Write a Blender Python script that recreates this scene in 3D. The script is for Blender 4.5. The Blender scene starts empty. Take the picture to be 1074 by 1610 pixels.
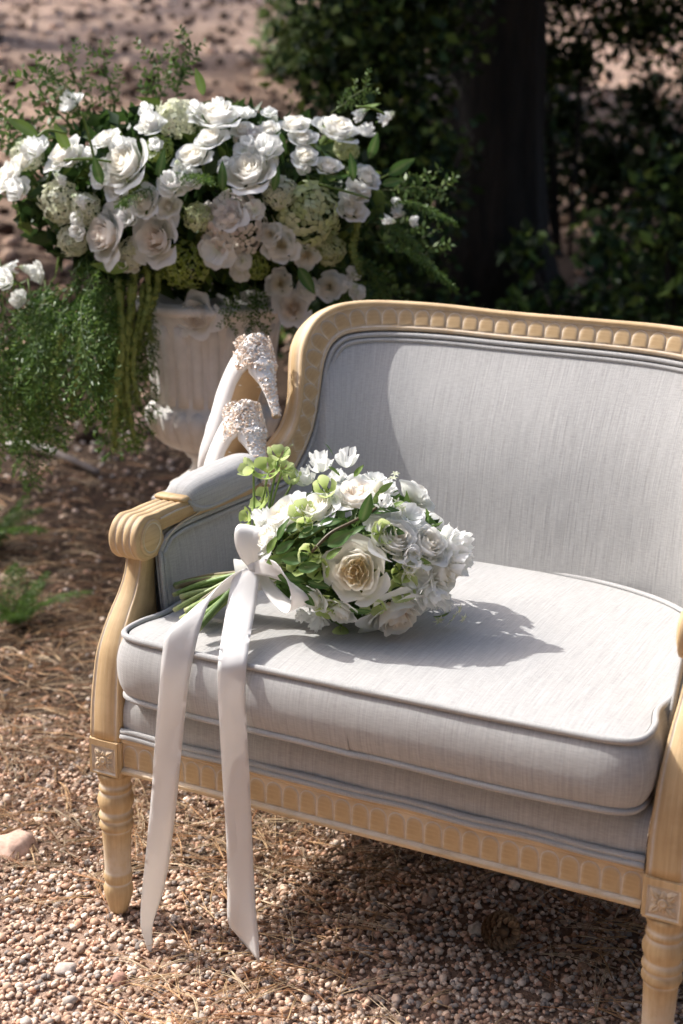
import bpy, math, random
import numpy as np
from mathutils import Vector, Matrix, noise as mnoise

R_ = math.radians
rnd = random.Random(7)
nrs = np.random.RandomState(5)
scene = bpy.context.scene
COL = scene.collection
K = 0.85                      # every builder below works in units of 0.85 m; meshes and places are scaled once, here

# ------------------------------------------------------------------ camera
CAM = np.array([1.5414, -2.0952, 1.5654])
YAW, PITCH, ROLL, FPX = -0.46465, 0.27335, 0.01589, 2236.0
def cam_axes():
    f = np.array([math.sin(YAW)*math.cos(PITCH), math.cos(YAW)*math.cos(PITCH), -math.sin(PITCH)])
    r = np.array([math.cos(YAW), -math.sin(YAW), 0.0]); u = np.cross(r, f)
    c, s = math.cos(ROLL), math.sin(ROLL)
    return r*c+u*s, -r*s+u*c, f
AR, AU, AF = cam_axes()
FH = np.array([math.sin(YAW), math.cos(YAW), 0.0]); RH = np.array([math.cos(YAW), -math.sin(YAW), 0.0])
cd = bpy.data.cameras.new('camera'); cam = bpy.data.objects.new('camera', cd); COL.objects.link(cam)
cd.sensor_fit = 'VERTICAL'; cd.sensor_height = 36.0; cd.sensor_width = 24.0; cd.lens = FPX/1610*36
cd.clip_start = 0.05; cd.clip_end = 400
cam.matrix_world = Matrix(((AR[0], AU[0], -AF[0], CAM[0]*K), (AR[1], AU[1], -AF[1], CAM[1]*K), (AR[2], AU[2], -AF[2], CAM[2]*K), (0, 0, 0, 1)))
cd.dof.use_dof = True; cd.dof.focus_distance = 2.72*K; cd.dof.aperture_fstop = 3.4
scene.camera = cam

# ------------------------------------------------------------------ light
TO_SUN = Vector((-0.96, -0.05, 1.0)).normalized()
w = bpy.data.worlds.new('World'); scene.world = w; w.use_nodes = True
nt = w.node_tree; bgn = nt.nodes['Background']; sky = nt.nodes.new('ShaderNodeTexSky')
sky.sky_type = 'NISHITA'; sky.sun_disc = False
sky.sun_elevation = math.asin(TO_SUN.z); sky.sun_rotation = math.atan2(TO_SUN.x, TO_SUN.y)
nt.links.new(sky.outputs[0], bgn.inputs[0]); bgn.inputs[1].default_value = 0.15; sky.air_density = 0.7; sky.dust_density = 3.6; sky.altitude = 300; sky.ozone_density = 0.0
sd = bpy.data.lights.new('sun', 'SUN'); sun = bpy.data.objects.new('sun', sd); COL.objects.link(sun)
sd.energy = 2.0; sd.angle = R_(0.6); sd.color = (1.0, 0.99, 0.965)
sun.rotation_euler = TO_SUN.to_track_quat('Z', 'Y').to_euler(); sun.location = (-4, 1, 8)
vs = scene.view_settings; vs.view_transform = 'Standard'; vs.look = 'None'; vs.exposure = 1.50; vs.gamma = 1.0; vs.use_curve_mapping = False
scene.cycles.max_bounces = 14; scene.cycles.diffuse_bounces = 9; scene.cycles.transparent_max_bounces = 4
scene.cycles.use_denoising = True

# ------------------------------------------------------------------ helpers
def ray(px, py):
    return AF + AR*(px-537)/FPX - AU*(py-805)/FPX
def at(px, py, ax, val):
    d = ray(px, py); t = (val-CAM[ax])/d[ax]; return CAM+d*t
def at_d(px, py, dist):                       # horizontal distance from the camera
    d = ray(px, py); return CAM + d*dist/np.hypot(d[0], d[1])
WM = {}
def mesh(name, V, F, mat=None, uv=None, col=None, wash=None, smooth=True):
    me = bpy.data.meshes.new(name)
    V = np.asarray(V, dtype=np.float32)*K
    if isinstance(F, np.ndarray):
        n, k = F.shape
        me.vertices.add(len(V)); me.vertices.foreach_set('co', V.ravel())
        me.loops.add(n*k); me.polygons.add(n)
        me.polygons.foreach_set('loop_start', np.arange(n, dtype=np.int32)*k)
        me.loops.foreach_set('vertex_index', F.astype(np.int32).ravel())
        me.update(calc_edges=True)
    else:
        me.from_pydata(V.tolist(), [], F)
    npoly = len(me.polygons)
    if smooth: me.polygons.foreach_set('use_smooth', np.ones(npoly, dtype=bool))
    if uv is not None:
        l = me.uv_layers.new(name='uv'); vi = np.empty(len(me.loops), dtype=np.int32); me.loops.foreach_get('vertex_index', vi)
        l.data.foreach_set('uv', np.asarray(uv, dtype=np.float32)[vi].ravel())
    if col is not None:
        a = me.color_attributes.new('col', 'FLOAT_COLOR', 'POINT')
        c = np.asarray(col, dtype=np.float32)
        if c.shape[1] == 3: c = np.hstack([c, np.ones((len(c), 1), np.float32)])
        a.data.foreach_set('color', c.ravel())
    if wash is not None:
        a = me.attributes.new('wash', 'FLOAT', 'POINT'); a.data.foreach_set('value', np.asarray(wash, dtype=np.float32))
    if mat: me.materials.append(mat)
    return me
def sc(M):
    M = M.copy(); M.translation = M.translation*K; return M
def obj(name, me, parent=None, M=None):
    o = bpy.data.objects.new(name, me); COL.objects.link(o)
    M = Matrix.Identity(4) if M is None else sc(M)
    WM[o.name] = M
    if parent is not None:
        o.parent = parent; o.matrix_basis = WM[parent.name].inverted() @ M
    else: o.matrix_basis = M
    return o
def tag(o, label, cat, group=None, kind=None):
    o['label'] = label; o['category'] = cat
    if group: o['group'] = group
    if kind: o['kind'] = kind
    return o
def thing(name, label, cat, loc=(0, 0, 0), group=None):
    o = obj(name, None, None, Matrix.Translation(Vector([float(c) for c in loc])))
    o.empty_display_size = 0.05
    return tag(o, label, cat, group)
def kind(o, k): o['kind'] = k; return o
def unit(v):
    v = np.asarray(v, float); n = np.linalg.norm(v); return v/n if n > 1e-12 else v
def orient(pos, z, roll=0.0, s=1.0, hint=(0, 0, 1)):
    z = unit(z); h = np.asarray(hint, float)
    if abs(np.dot(z, h)) > 0.97: h = np.array([0.3, 1, 0.1])
    x = unit(np.cross(h, z)); y = np.cross(z, x)
    c, q = math.cos(roll), math.sin(roll); x, y = x*c+y*q, y*c-x*q
    M = Matrix.Identity(4)
    for i in range(3):
        M[i][0] = x[i]*s; M[i][1] = y[i]*s; M[i][2] = z[i]*s; M[i][3] = pos[i]
    return M
class MB:
    def __init__(s): s.V = []; s.F = []; s.C = []; s.W = []; s.UV = []
    def add(s, V, F, col=None, wash=None, uv=None):
        o = len(s.V); s.V += [tuple(v) for v in V]; s.F += [tuple(i+o for i in f) for f in F]
        s.C += list(col) if isinstance(col, list) else [col or (1, 1, 1)]*len(V)
        s.W += list(wash) if wash is not None else [0.0]*len(V)
        s.UV += list(uv) if uv is not None else [(v[0], v[2]) for v in V]
        return s
    def mesh(s, name, mat, smooth=True):
        return mesh(name, s.V, s.F, mat, s.UV, [tuple(c)[:3] for c in s.C], s.W, smooth)
    def build(s, name, mat, parent=None, M=None, smooth=True):
        return obj(name, s.mesh(name, mat, smooth), parent, M)
def catmull(P, n=8):
    P = [np.asarray(p, float) for p in P]; out = []
    Q = [2*P[0]-P[1]]+P+[2*P[-1]-P[-2]]
    for i in range(1, len(Q)-2):
        for k in range(n):
            t = k/n; a, b, c, d = Q[i-1], Q[i], Q[i+1], Q[i+2]
            out.append(0.5*((2*b)+(-a+c)*t+(2*a-5*b+4*c-d)*t*t+(-a+3*b-3*c+d)*t**3))
    out.append(P[-1]); return out
def tube(mb, P, r, k=6, col=None, wash=0.0, cap=True, closed=False, tw=0.0):
    P = [np.asarray(p, float) for p in P]; n = len(P)
    rr = r if hasattr(r, '__len__') else [r]*n
    up = np.array([0.21, 0.37, 0.9]); V = []; UV = []; L = 0
    prev = None
    for i in range(n):
        if closed: T = unit(P[(i+1) % n]-P[i-1])
        else: T = unit(P[min(i+1, n-1)]-P[max(i-1, 0)])
        if prev is None:
            a = np.cross(T, up)
            if np.linalg.norm(a) < 1e-3: a = np.cross(T, [1, 0, 0])
            a = unit(a)
        else: a = unit(prev-T*np.dot(prev, T))
        prev = a; b = np.cross(T, a)
        if i: L += np.linalg.norm(P[i]-P[i-1])
        for j in range(k):
            t = 2*math.pi*j/k
            V.append(P[i]+(a*math.cos(t)+b*math.sin(t))*rr[i]); UV.append((j/k*2*math.pi*rr[i], L))
    F = []
    for i in range(n if closed else n-1):
        i2 = (i+1) % n
        for j in range(k): F.append((i*k+j, i*k+(j+1) % k, i2*k+(j+1) % k, i2*k+j))
    if cap and not closed: F += [tuple(range(k-1, -1, -1)), tuple(range((n-1)*k, n*k))]
    c = col if isinstance(col, list) else [col or (1, 1, 1)]*len(V)
    return mb.add(V, F, c, [wash]*len(V), UV)
def sweep(mb, P, Nn, prof, col=None, cap=True, scale=None, closedprof=True, Bs=None):
    """profile points (b, n, wash): b along B = N x T (or Bs), n along N"""
    P = [np.asarray(p, float) for p in P]; n = len(P); m = len(prof); V = []; W = []; UV = []; L = 0
    acc = [0]
    for i in range(1, m): acc.append(acc[-1]+math.hypot(prof[i][0]-prof[i-1][0], prof[i][1]-prof[i-1][1]))
    for i in range(n):
        T = unit(P[min(i+1, n-1)]-P[max(i-1, 0)]); N = unit(Nn[i]-T*np.dot(Nn[i], T))
        B = np.cross(N, T) if Bs is None else Bs[i]
        if i: L += np.linalg.norm(P[i]-P[i-1])
        s = 1 if scale is None else scale[i]
        for j, q in enumerate(prof):
            V.append(P[i]+(B*q[0]+N*q[1])*s); W.append(q[2] if len(q) > 2 else 0); UV.append((acc[j], L))
    F = []
    for i in range(n-1):
        for j in range(m if closedprof else m-1): F.append((i*m+j, i*m+(j+1) % m, (i+1)*m+(j+1) % m, (i+1)*m+j))
    if cap and closedprof: F += [tuple(range(m-1, -1, -1)), tuple(range((n-1)*m, n*m))]
    return mb.add(V, F, col, W, UV)
def lathe(mb, prof, k=32, c=(0, 0, 0), ang=None, wash=None, col=None):
    V = []; W = []; UV = []; L = 0
    for i, (r, z) in enumerate(prof):
        if i: L += math.hypot(r-prof[i-1][0], z-prof[i-1][1])
        for j in range(k):
            t = 2*math.pi*j/k; V.append((c[0]+r*math.cos(t), c[1]+r*math.sin(t), c[2]+z)); W.append(wash[i] if wash else 0); UV.append((j/k*0.2, L))
    F = [(i*k+j, i*k+(j+1) % k, (i+1)*k+(j+1) % k, (i+1)*k+j) for i in range(len(prof)-1) for j in range(k)]
    F += [tuple(range(k-1, -1, -1)), tuple(range((len(prof)-1)*k, len(prof)*k))]
    return mb.add(V, F, col, W, UV)
def box(mb, lo, hi, col=None, wash=0.0, bev=0.0):
    x0, y0, z0 = lo; x1, y1, z1 = hi
    if bev <= 0:
        V = [(x, y, z) for x in (x0, x1) for y in (y0, y1) for z in (z0, z1)]
        F = [(0, 1, 3, 2), (4, 6, 7, 5), (0, 4, 5, 1), (2, 3, 7, 6), (0, 2, 6, 4), (1, 5, 7, 3)]
        return mb.add(V, F, col, [wash]*8)
    b = bev; V = []; W = []
    for z, i in ((z0, b), (z0+b, 0), (z1-b, 0), (z1, b)):
        xs0, xs1, ys0, ys1 = x0+i, x1-i, y0+i, y1-i
        V += [(xs0+b, ys0, z), (xs1-b, ys0, z), (xs1, ys0+b, z), (xs1, ys1-b, z), (xs1-b, ys1, z), (xs0+b, ys1, z), (xs0, ys1-b, z), (xs0, ys0+b, z)]
    F = [(a*8+j, a*8+(j+1) % 8, (a+1)*8+(j+1) % 8, (a+1)*8+j) for a in range(3) for j in range(8)]
    F += [tuple(range(7, -1, -1)), tuple(range(24, 32))]
    return mb.add(V, F, col, [wash]*32)

# ------------------------------------------------------------------ materials
def newmat(name):
    m = bpy.data.materials.new(name); m.use_nodes = True; t = m.node_tree
    p = t.nodes['Principled BSDF']; return m, t, p
def nd(t, typ, **kw):
    n = t.nodes.new(typ)
    for k, v in kw.items():
        if k.startswith('i_'):
            key = k[2:]; key = int(key) if key.isdigit() else key.replace('_', ' ')
            n.inputs[key].default_value = v
        else: setattr(n, k, v)
    return n
def ramp(t, src, stops):
    r = t.nodes.new('ShaderNodeValToRGB'); e = r.color_ramp.elements
    while len(e) < len(stops): e.new(0.5)
    for q, (p, c) in zip(e, stops): q.position = p; q.color = (*c, 1)
    t.links.new(src, r.inputs[0]); return r
def mixc(t, fac, a, b, mode='MIX'):
    m = t.nodes.new('ShaderNodeMix'); m.data_type = 'RGBA'; m.blend_type = mode
    for s, v in ((m.inputs[0], fac), (m.inputs[6], a), (m.inputs[7], b)):
        if hasattr(v, 'links') or hasattr(v, 'is_linked'): t.links.new(v, s)
        elif isinstance(v, tuple): s.default_value = (*v, 1)
        else: s.default_value = v
    return m.outputs[2]
def mapping(t, out, scale):
    m = t.nodes.new('ShaderNodeMapping'); m.inputs['Scale'].default_value = scale; t.links.new(out, m.inputs[0]); return m.outputs[0]
def noise_(t, vec, scale, detail=3, rough=.5):
    n = nd(t, 'ShaderNodeTexNoise', i_Scale=scale, i_Detail=detail, i_Roughness=rough)
    if vec is not None: t.links.new(vec, n.inputs['Vector'])
    return n.outputs['Fac']
def bump(t, h, strength, dist, p, prev=None):
    b = nd(t, 'ShaderNodeBump', i_Strength=strength, i_Distance=dist); t.links.new(h, b.inputs['Height'])
    if prev is not None: t.links.new(prev, b.inputs['Normal'])
    t.links.new(b.outputs[0], p.inputs['Normal']); return b.outputs[0]

def m_fabric(name, base, dark):
    m, t, p = newmat(name); uv = t.nodes.new('ShaderNodeUVMap').outputs[0]
    s1 = noise_(t, mapping(t, uv, (230, 5, 1)), 1.0, 4, .65)       # slub yarns
    s2 = noise_(t, mapping(t, uv, (520, 14, 1)), 1.0, 2, .6)
    s3 = noise_(t, mapping(t, uv, (60, 420, 1)), 1.0, 2, .5)
    add = nd(t, 'ShaderNodeMath', operation='ADD'); t.links.new(s1, add.inputs[0]); t.links.new(s2, add.inputs[1])
    c = ramp(t, add.outputs[0], [(0.36, dark), (0.5, tuple(.5*(a+b) for a, b in zip(base, dark))), (0.64, base)])
    add.use_clamp = False
    hf = nd(t, 'ShaderNodeMath', operation='MULTIPLY', i_1=0.5); t.links.new(add.outputs[0], hf.inputs[0]); t.links.new(hf.outputs[0], c.inputs[0])
    c2 = mixc(t, 0.38, c.outputs[0], ramp(t, s3, [(0.3, dark), (0.7, base)]).outputs[0])
    t.links.new(c2, p.inputs['Base Color'])
    p.inputs['Roughness'].default_value = .9; p.inputs['Specular IOR Level'].default_value = .15
    p.inputs['Sheen Weight'].default_value = .12; p.inputs['Sheen Roughness'].default_value = .5
    wv = nd(t, 'ShaderNodeTexWave', i_Scale=1.0, i_Distortion=1.5, i_Detail=1.0, wave_type='BANDS', bands_direction='DIAGONAL'); t.links.new(mapping(t, uv, (170, 170, 1)), wv.inputs['Vector'])
    b = bump(t, wv.outputs['Fac'], .25, .0008, p)
    b = bump(t, s1, .45, .0015, p, b)
    lump = noise_(t, mapping(t, uv, (7, 7, 1)), 1.0, 2, .5); bump(t, lump, .5, .006, p, b)
    return m
M_FAB = m_fabric('linen', (.485, .472, .452), (.30, .292, .28))
def m_wood(name, base, dark, light):
    m, t, p = newmat(name); uv = t.nodes.new('ShaderNodeUVMap').outputs[0]
    geo = nd(t, 'ShaderNodeTexCoord')
    g = noise_(t, mapping(t, uv, (130, 7, 1)), 1.0, 5, .6); g2 = noise_(t, mapping(t, uv, (420, 16, 1)), 1.0, 3, .6)
    g3 = noise_(t, geo.outputs['Object'], 6.0, 3, .5)
    c = ramp(t, g, [(.28, dark), (.5, base), (.72, light)])
    c2 = mixc(t, .42, c.outputs[0], ramp(t, g3, [(.35, dark), (.65, light)]).outputs[0])
    pore = ramp(t, g2, [(.28, (1, 1, 1)), (.40, (0, 0, 0))])       # limed pores
    f = nd(t, 'ShaderNodeMath', operation='MULTIPLY', i_1=.55); t.links.new(pore.outputs[0], f.inputs[0])
    c3 = mixc(t, f.outputs[0], c2, (.58, .47, .33))
    at_ = nd(t, 'ShaderNodeAttribute', attribute_name='wash')
    wn = noise_(t, geo.outputs['Object'], 45.0, 3, .6); wr = ramp(t, wn, [(.3, (.45,)*3), (.6, (1,)*3)])
    wm = nd(t, 'ShaderNodeMath', operation='MULTIPLY'); t.links.new(at_.outputs['Fac'], wm.inputs[0]); t.links.new(wr.outputs[0], wm.inputs[1])
    c4 = mixc(t, wm.outputs[0], c3, (.62, .55, .46))
    blot = noise_(t, mapping(t, geo.outputs['Object'], (9, 9, 9)), 1.0, 5, .7); c4 = mixc(t, 1.0, c4, ramp(t, blot, [(.3, (.80, .77, .73)), (.55, (1, 1, 1)), (.75, (1.06, 1.05, 1.04))]).outputs[0], 'MULTIPLY')
    t.links.new(c4, p.inputs['Base Color']); p.inputs['Roughness'].default_value = .58; p.inputs['Specular IOR Level'].default_value = .3
    bump(t, g2, .15, .001, p)
    return m
M_WOOD = m_wood('limed_oak', (.54, .375, .195), (.40, .262, .125), (.64, .47, .275))
def m_petal(name, trans=.35, rough=.55, noise_amt=.0):
    m, t, p = newmat(name); a = nd(t, 'ShaderNodeAttribute', attribute_name='col')
    t.links.new(a.outputs['Color'], p.inputs['Base Color']); p.inputs['Roughness'].default_value = rough; p.inputs['Specular IOR Level'].default_value = .25
    tr = t.nodes.new('ShaderNodeBsdfTranslucent'); t.links.new(a.outputs['Color'], tr.inputs[0])
    mx = t.nodes.new('ShaderNodeMixShader'); mx.inputs[0].default_value = trans
    t.links.new(p.outputs[0], mx.inputs[1]); t.links.new(tr.outputs[0], mx.inputs[2]); t.links.new(mx.outputs[0], t.nodes['Material Output'].inputs[0])
    gc = nd(t, 'ShaderNodeTexCoord'); bump(t, noise_(t, gc.outputs['Object'], 160.0, 2), .2, .0008, p)
    return m
M_PETAL = m_petal('petal', .5)
M_LEAF = m_petal('leaf', .28, .42)
M_DARKLEAF = m_petal('woodland_leaf', .25, .5)
def m_plain(name, c, rough=.6, spec=.4, var=.0, scale=40, bumpd=0.0):
    m, t, p = newmat(name); p.inputs['Roughness'].default_value = rough; p.inputs['Specular IOR Level'].default_value = spec
    g = nd(t, 'ShaderNodeTexCoord'); n = noise_(t, g.outputs['Object'], scale, 4, .6)
    r = ramp(t, n, [(.3, tuple(x*(1-var) for x in c)), (.7, tuple(min(1, x*(1+var)) for x in c))]); t.links.new(r.outputs[0], p.inputs['Base Color'])
    if bumpd: bump(t, n, .6, bumpd, p)
    return m
def m_col(name, rough=.8, spec=.25, scale=90, var=.25, bumpd=.001):
    m, t, p = newmat(name); p.inputs['Roughness'].default_value = rough; p.inputs['Specular IOR Level'].default_value = spec
    a = nd(t, 'ShaderNodeAttribute', attribute_name='col'); g = nd(t, 'ShaderNodeTexCoord'); n = noise_(t, g.outputs['Object'], scale, 3, .6)
    r = ramp(t, n, [(.3, (1-var,)*3), (.7, (1+var,)*3)])
    t.links.new(mixc(t, 1.0, a.outputs['Color'], r.outputs[0], 'MULTIPLY'), p.inputs['Base Color'])
    if bumpd: bump(t, n, .5, bumpd, p)
    return m
M_PEB = m_col('pebble', .95, .1); M_NEEDLE = m_col('dry_needle', .6, .3, 200, .2, 0); M_STEM = m_col('green_stem', .45, .4, 120, .2, 0)
def m_satin(name):
    m, t, p = newmat(name); uv = t.nodes.new('ShaderNodeUVMap').outputs[0]
    p.inputs['Base Color'].default_value = (.86, .84, .81, 1); p.inputs['Roughness'].default_value = .34; p.inputs['Specular IOR Level'].default_value = .5
    p.inputs['Sheen Weight'].default_value = .2
    tr = t.nodes.new('ShaderNodeBsdfTranslucent'); tr.inputs[0].default_value = (.8, .77, .74, 1)
    mx = t.nodes.new('ShaderNodeMixShader'); mx.inputs[0].default_value = .38
    t.links.new(p.outputs[0], mx.inputs[1]); t.links.new(tr.outputs[0], mx.inputs[2]); t.links.new(mx.outputs[0], t.nodes['Material Output'].inputs[0])
    bump(t, noise_(t, mapping(t, uv, (60, 900, 1)), 1.0, 2), .12, .0005, p)
    return m
M_RIB = m_satin('satin_ribbon')
M_SATIN = m_plain('ivory_satin', (.80, .78, .75), .33, .5, .03, 30)
M_SOLE = m_plain('tan_leather', (.46, .31, .17), .4, .5, .08, 60)
M_CRYS = m_col('crystal', .28, .6, 400, .1, 0)
M_STONE = m_plain('cast_stone', (.66, .625, .585), .88, .2, .10, 22, .002)
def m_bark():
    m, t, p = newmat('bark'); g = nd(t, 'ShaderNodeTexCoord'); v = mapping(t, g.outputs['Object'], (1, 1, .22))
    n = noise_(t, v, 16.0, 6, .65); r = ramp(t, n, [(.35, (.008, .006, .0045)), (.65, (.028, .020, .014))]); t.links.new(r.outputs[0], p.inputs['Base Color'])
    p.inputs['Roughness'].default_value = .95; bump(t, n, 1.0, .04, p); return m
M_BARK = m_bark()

# ------------------------------------------------------------------ ground
def terr(x, y, detail=True):
    s = (x-CAM[0])*FH[0]+(y-CAM[1])*FH[1]
    d = s-5.4; sp = math.log1p(math.exp(max(-30, min(30, d/0.6))))*0.6
    z = 0.20*sp if d < 40 else .20*d
    if detail:
        far = min(1.0, max(0.0, (s-4.5)/4))
        z += far*(.16*mnoise.noise((x*.55, y*.55, 1.3))+.07*mnoise.noise((x*1.7, y*1.7, 4.1)))
        z += .010*mnoise.noise((x*2.2, y*2.2, 7.7))*(1 if s > 2 else .6) - .006
    return z
def m_ground():
    m, t, p = newmat('soil'); g = nd(t, 'ShaderNodeTexCoord'); P = g.outputs['Object']
    n1 = noise_(t, P, 2.2, 6, .65); n2 = noise_(t, P, 60.0, 5, .7); n3 = noise_(t, P, .55, 3, .5)
    c = ramp(t, n1, [(.30, (.15, .098, .068)), (.5, (.31, .212, .15)), (.7, (.48, .345, .255))])
    c2 = mixc(t, .55, c.outputs[0], ramp(t, n2, [(.3, (.08, .052, .038)), (.5, (.29, .19, .135)), (.72, (.55, .40, .30))]).outputs[0])
    c3 = mixc(t, .35, c2, ramp(t, n3, [(.4, (.17, .105, .072)), (.62, (.54, .37, .28))]).outputs[0])
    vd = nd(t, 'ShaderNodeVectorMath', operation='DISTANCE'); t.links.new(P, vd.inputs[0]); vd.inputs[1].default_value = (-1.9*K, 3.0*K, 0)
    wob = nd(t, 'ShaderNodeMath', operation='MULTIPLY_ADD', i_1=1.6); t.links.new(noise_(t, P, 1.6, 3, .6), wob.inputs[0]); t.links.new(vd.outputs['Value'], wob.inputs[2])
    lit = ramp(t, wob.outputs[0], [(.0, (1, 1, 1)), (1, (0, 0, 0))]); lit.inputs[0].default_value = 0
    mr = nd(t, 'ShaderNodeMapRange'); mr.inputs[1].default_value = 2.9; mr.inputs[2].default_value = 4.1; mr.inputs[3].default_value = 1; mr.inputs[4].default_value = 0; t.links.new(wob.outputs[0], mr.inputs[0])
    litter_shade = ramp(t, n2, [(.3, (.025, .016, .011)), (.55, (.075, .047, .031)), (.75, (.19, .125, .085))])     # dark litter, deepened to paint in the shade beside the urn
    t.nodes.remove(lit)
    c3 = mixc(t, mr.outputs[0], c3, litter_shade.outputs[0])
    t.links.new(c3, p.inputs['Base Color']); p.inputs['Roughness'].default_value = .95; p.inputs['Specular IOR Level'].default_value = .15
    bump(t, n2, 1.0, .012, p); return m
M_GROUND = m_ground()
def build_ground():
    n = 220; u = np.linspace(-1, 1, n); g = np.sinh(u*4.6)/np.sinh(4.6)*75
    gx = g-.6; gy = g+1.5; V = []
    for y in gy:
        for x in gx: V.append((x, y, terr(x, y)))
    i = np.arange(n*n).reshape(n, n)
    F = np.stack([i[:-1, :-1], i[:-1, 1:], i[1:, 1:], i[1:, :-1]], -1).reshape(-1, 4)
    kind(obj('ground', mesh('ground', V, F, M_GROUND)), 'structure')
build_ground()

ICO_V = []; 
_p = (1+5**.5)/2
for a, b in ((-1, _p), (1, _p), (-1, -_p), (1, -_p)): ICO_V += [(a, b, 0)]
for a, b in ((-1, _p), (1, _p), (-1, -_p), (1, -_p)): ICO_V += [(0, a, b)]
for a, b in ((-1, _p), (1, _p), (-1, -_p), (1, -_p)): ICO_V += [(b, 0, a)]
ICO_V = np.array([unit(v) for v in ICO_V])
ICO_F = np.array([(0,11,5),(0,5,1),(0,1,7),(0,7,10),(0,10,11),(1,5,9),(5,11,4),(11,10,2),(10,7,6),(7,1,8),(3,9,4),(3,4,2),(3,2,6),(3,6,8),(3,8,9),(4,9,5),(2,4,11),(6,2,10),(8,6,7),(9,8,1)])
def subdiv(V, F):
    V = [tuple(v) for v in V]; mid = {}; G = []
    def m(a, b):
        k = (min(a, b), max(a, b))
        if k not in mid: V.append(tuple(unit(np.array(V[a])+np.array(V[b])))); mid[k] = len(V)-1
        return mid[k]
    for a, b, c in F:
        x, y, z = m(a, b), m(b, c), m(c, a); G += [(a, x, z), (b, y, x), (c, z, y), (x, y, z)]
    return np.array(V), np.array(G)
ICO2_V, ICO2_F = subdiv(ICO_V, ICO_F)
ICO3_V, ICO3_F = subdiv(ICO2_V, ICO2_F)
def rand_rot(n, rs):
    q = rs.randn(n, 4); q /= np.linalg.norm(q, axis=1)[:, None]; a, b, c, d = q.T
    return np.stack([np.stack([1-2*(c*c+d*d), 2*(b*c-a*d), 2*(b*d+a*c)], -1), np.stack([2*(b*c+a*d), 1-2*(b*b+d*d), 2*(c*d-a*b)], -1), np.stack([2*(b*d-a*c), 2*(c*d+a*b), 1-2*(b*b+c*c)], -1)], 1)
def pebbles(name, P, r, bv, bf, pal, rs, flat=.75, lump=.28):
    n = len(P); k = 5
    vars_ = []
    for q in range(k):
        s = 1+lump*np.array([mnoise.noise((v[0]*1.4+q*9, v[1]*1.4, v[2]*1.4)) for v in bv])
        vars_.append(bv*s[:, None]*np.array([1, .8+.2*rs.rand(), .62+.25*rs.rand()]))
    vars_ = np.array(vars_)[rs.randint(0, k, n)]
    R = rand_rot(n, rs); V = np.einsum('nij,nvj->nvi', R, vars_)*r[:, None, None]
    V[:, :, 2] *= flat
    V += P[:, None, :]
    nv = len(bv); F = (bf[None]+np.arange(n)[:, None, None]*nv).reshape(-1, 3)
    c = np.array(pal)[rs.randint(0, len(pal), n)]*(.75+.5*rs.rand(n, 1)); c = np.repeat(c, nv, 0)
    return mesh(name, V.reshape(-1, 3), F, M_PEB, col=c, smooth=False)
PAL = [tuple(min(.85, 1.25*c*m) for c, m in zip(q, (.98, 1.0, .98))) for q in [(.42, .27, .195), (.50, .34, .25), (.35, .22, .155), (.57, .42, .325), (.46, .35, .28), (.30, .21, .16), (.62, .49, .40), (.40, .335, .29), (.50, .30, .21), (.25, .21, .19)]]
def in_view(P, m=60):
    d = P-CAM; z = d@AF; u = 537+FPX*(d@AR)/z; v = 805-FPX*(d@AU)/z
    return (z > .3) & (u > -m*2.5) & (u < 1074+m*2.5) & (v > -m) & (v < 1610+m*2.5)
def scatter(n, s0, s1, rs, spread=.34, power=1.0, extra=.25):
    s = s0+(s1-s0)*rs.rand(n)**power; l = (rs.rand(n)*2-1)*(s*spread+extra)
    X = CAM[0]+FH[0]*s+RH[0]*l; Y = CAM[1]+FH[1]*s+RH[1]*l
    return X, Y, s
def gpoints(n, s0, s1, rs, **kw):
    X, Y, s = scatter(n, s0, s1, rs, **kw)
    return np.array([(x, y, terr(x, y)) for x, y in zip(X, Y)]), s
def build_gravel():
    rs = np.random.RandomState(3)
    P, s = gpoints(52000, 1.0, 3.5, rs)
    r = .0040+.0046*rs.rand(len(P))**1.6; r[rs.rand(len(P)) < .04] *= 1.5; r[rs.rand(len(P)) < .006] *= 1.9
    P[:, 2] += r*.35+.004*rs.rand(len(P))
    near = (s < 2.2)
    kind(obj('gravel', pebbles('gravel', P[near], r[near], ICO2_V, ICO2_F, PAL, rs, lump=.42)), 'stuff')
    kind(obj('gravel', pebbles('gravel', P[~near], r[~near], ICO_V, ICO_F, PAL, rs, lump=.4)), 'stuff')
    P, s = gpoints(15000, 3.4, 6.2, rs, power=.8)
    q = (P[:, 0]+1.9)**2+(P[:, 1]-3.0)**2; P = P[(q > 7) | (rs.rand(len(P)) < .18)]
    r = .006+.009*rs.rand(len(P))**2; P[:, 2] += r*.3
    kind(obj('gravel', pebbles('gravel', P, r, ICO_V, ICO_F, PAL, rs, lump=.4)), 'stuff')
    # clods and stones of the far slope; dark ones stand in for dappled shade
    P, s = gpoints(7000, 6.0, 24.0, rs)
    r = .016+.075*rs.rand(len(P))**3; P[:, 2] += r*.2
    pal = [(.42, .27, .19), (.50, .34, .25), (.12, .075, .05), (.07, .045, .03), (.09, .055, .04), (.55, .40, .30)]
    kind(obj('stony_rubble', pebbles('stony_rubble', P, r, ICO_V, ICO_F, pal, rs, lump=.5)), 'stuff')
build_gravel()
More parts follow.
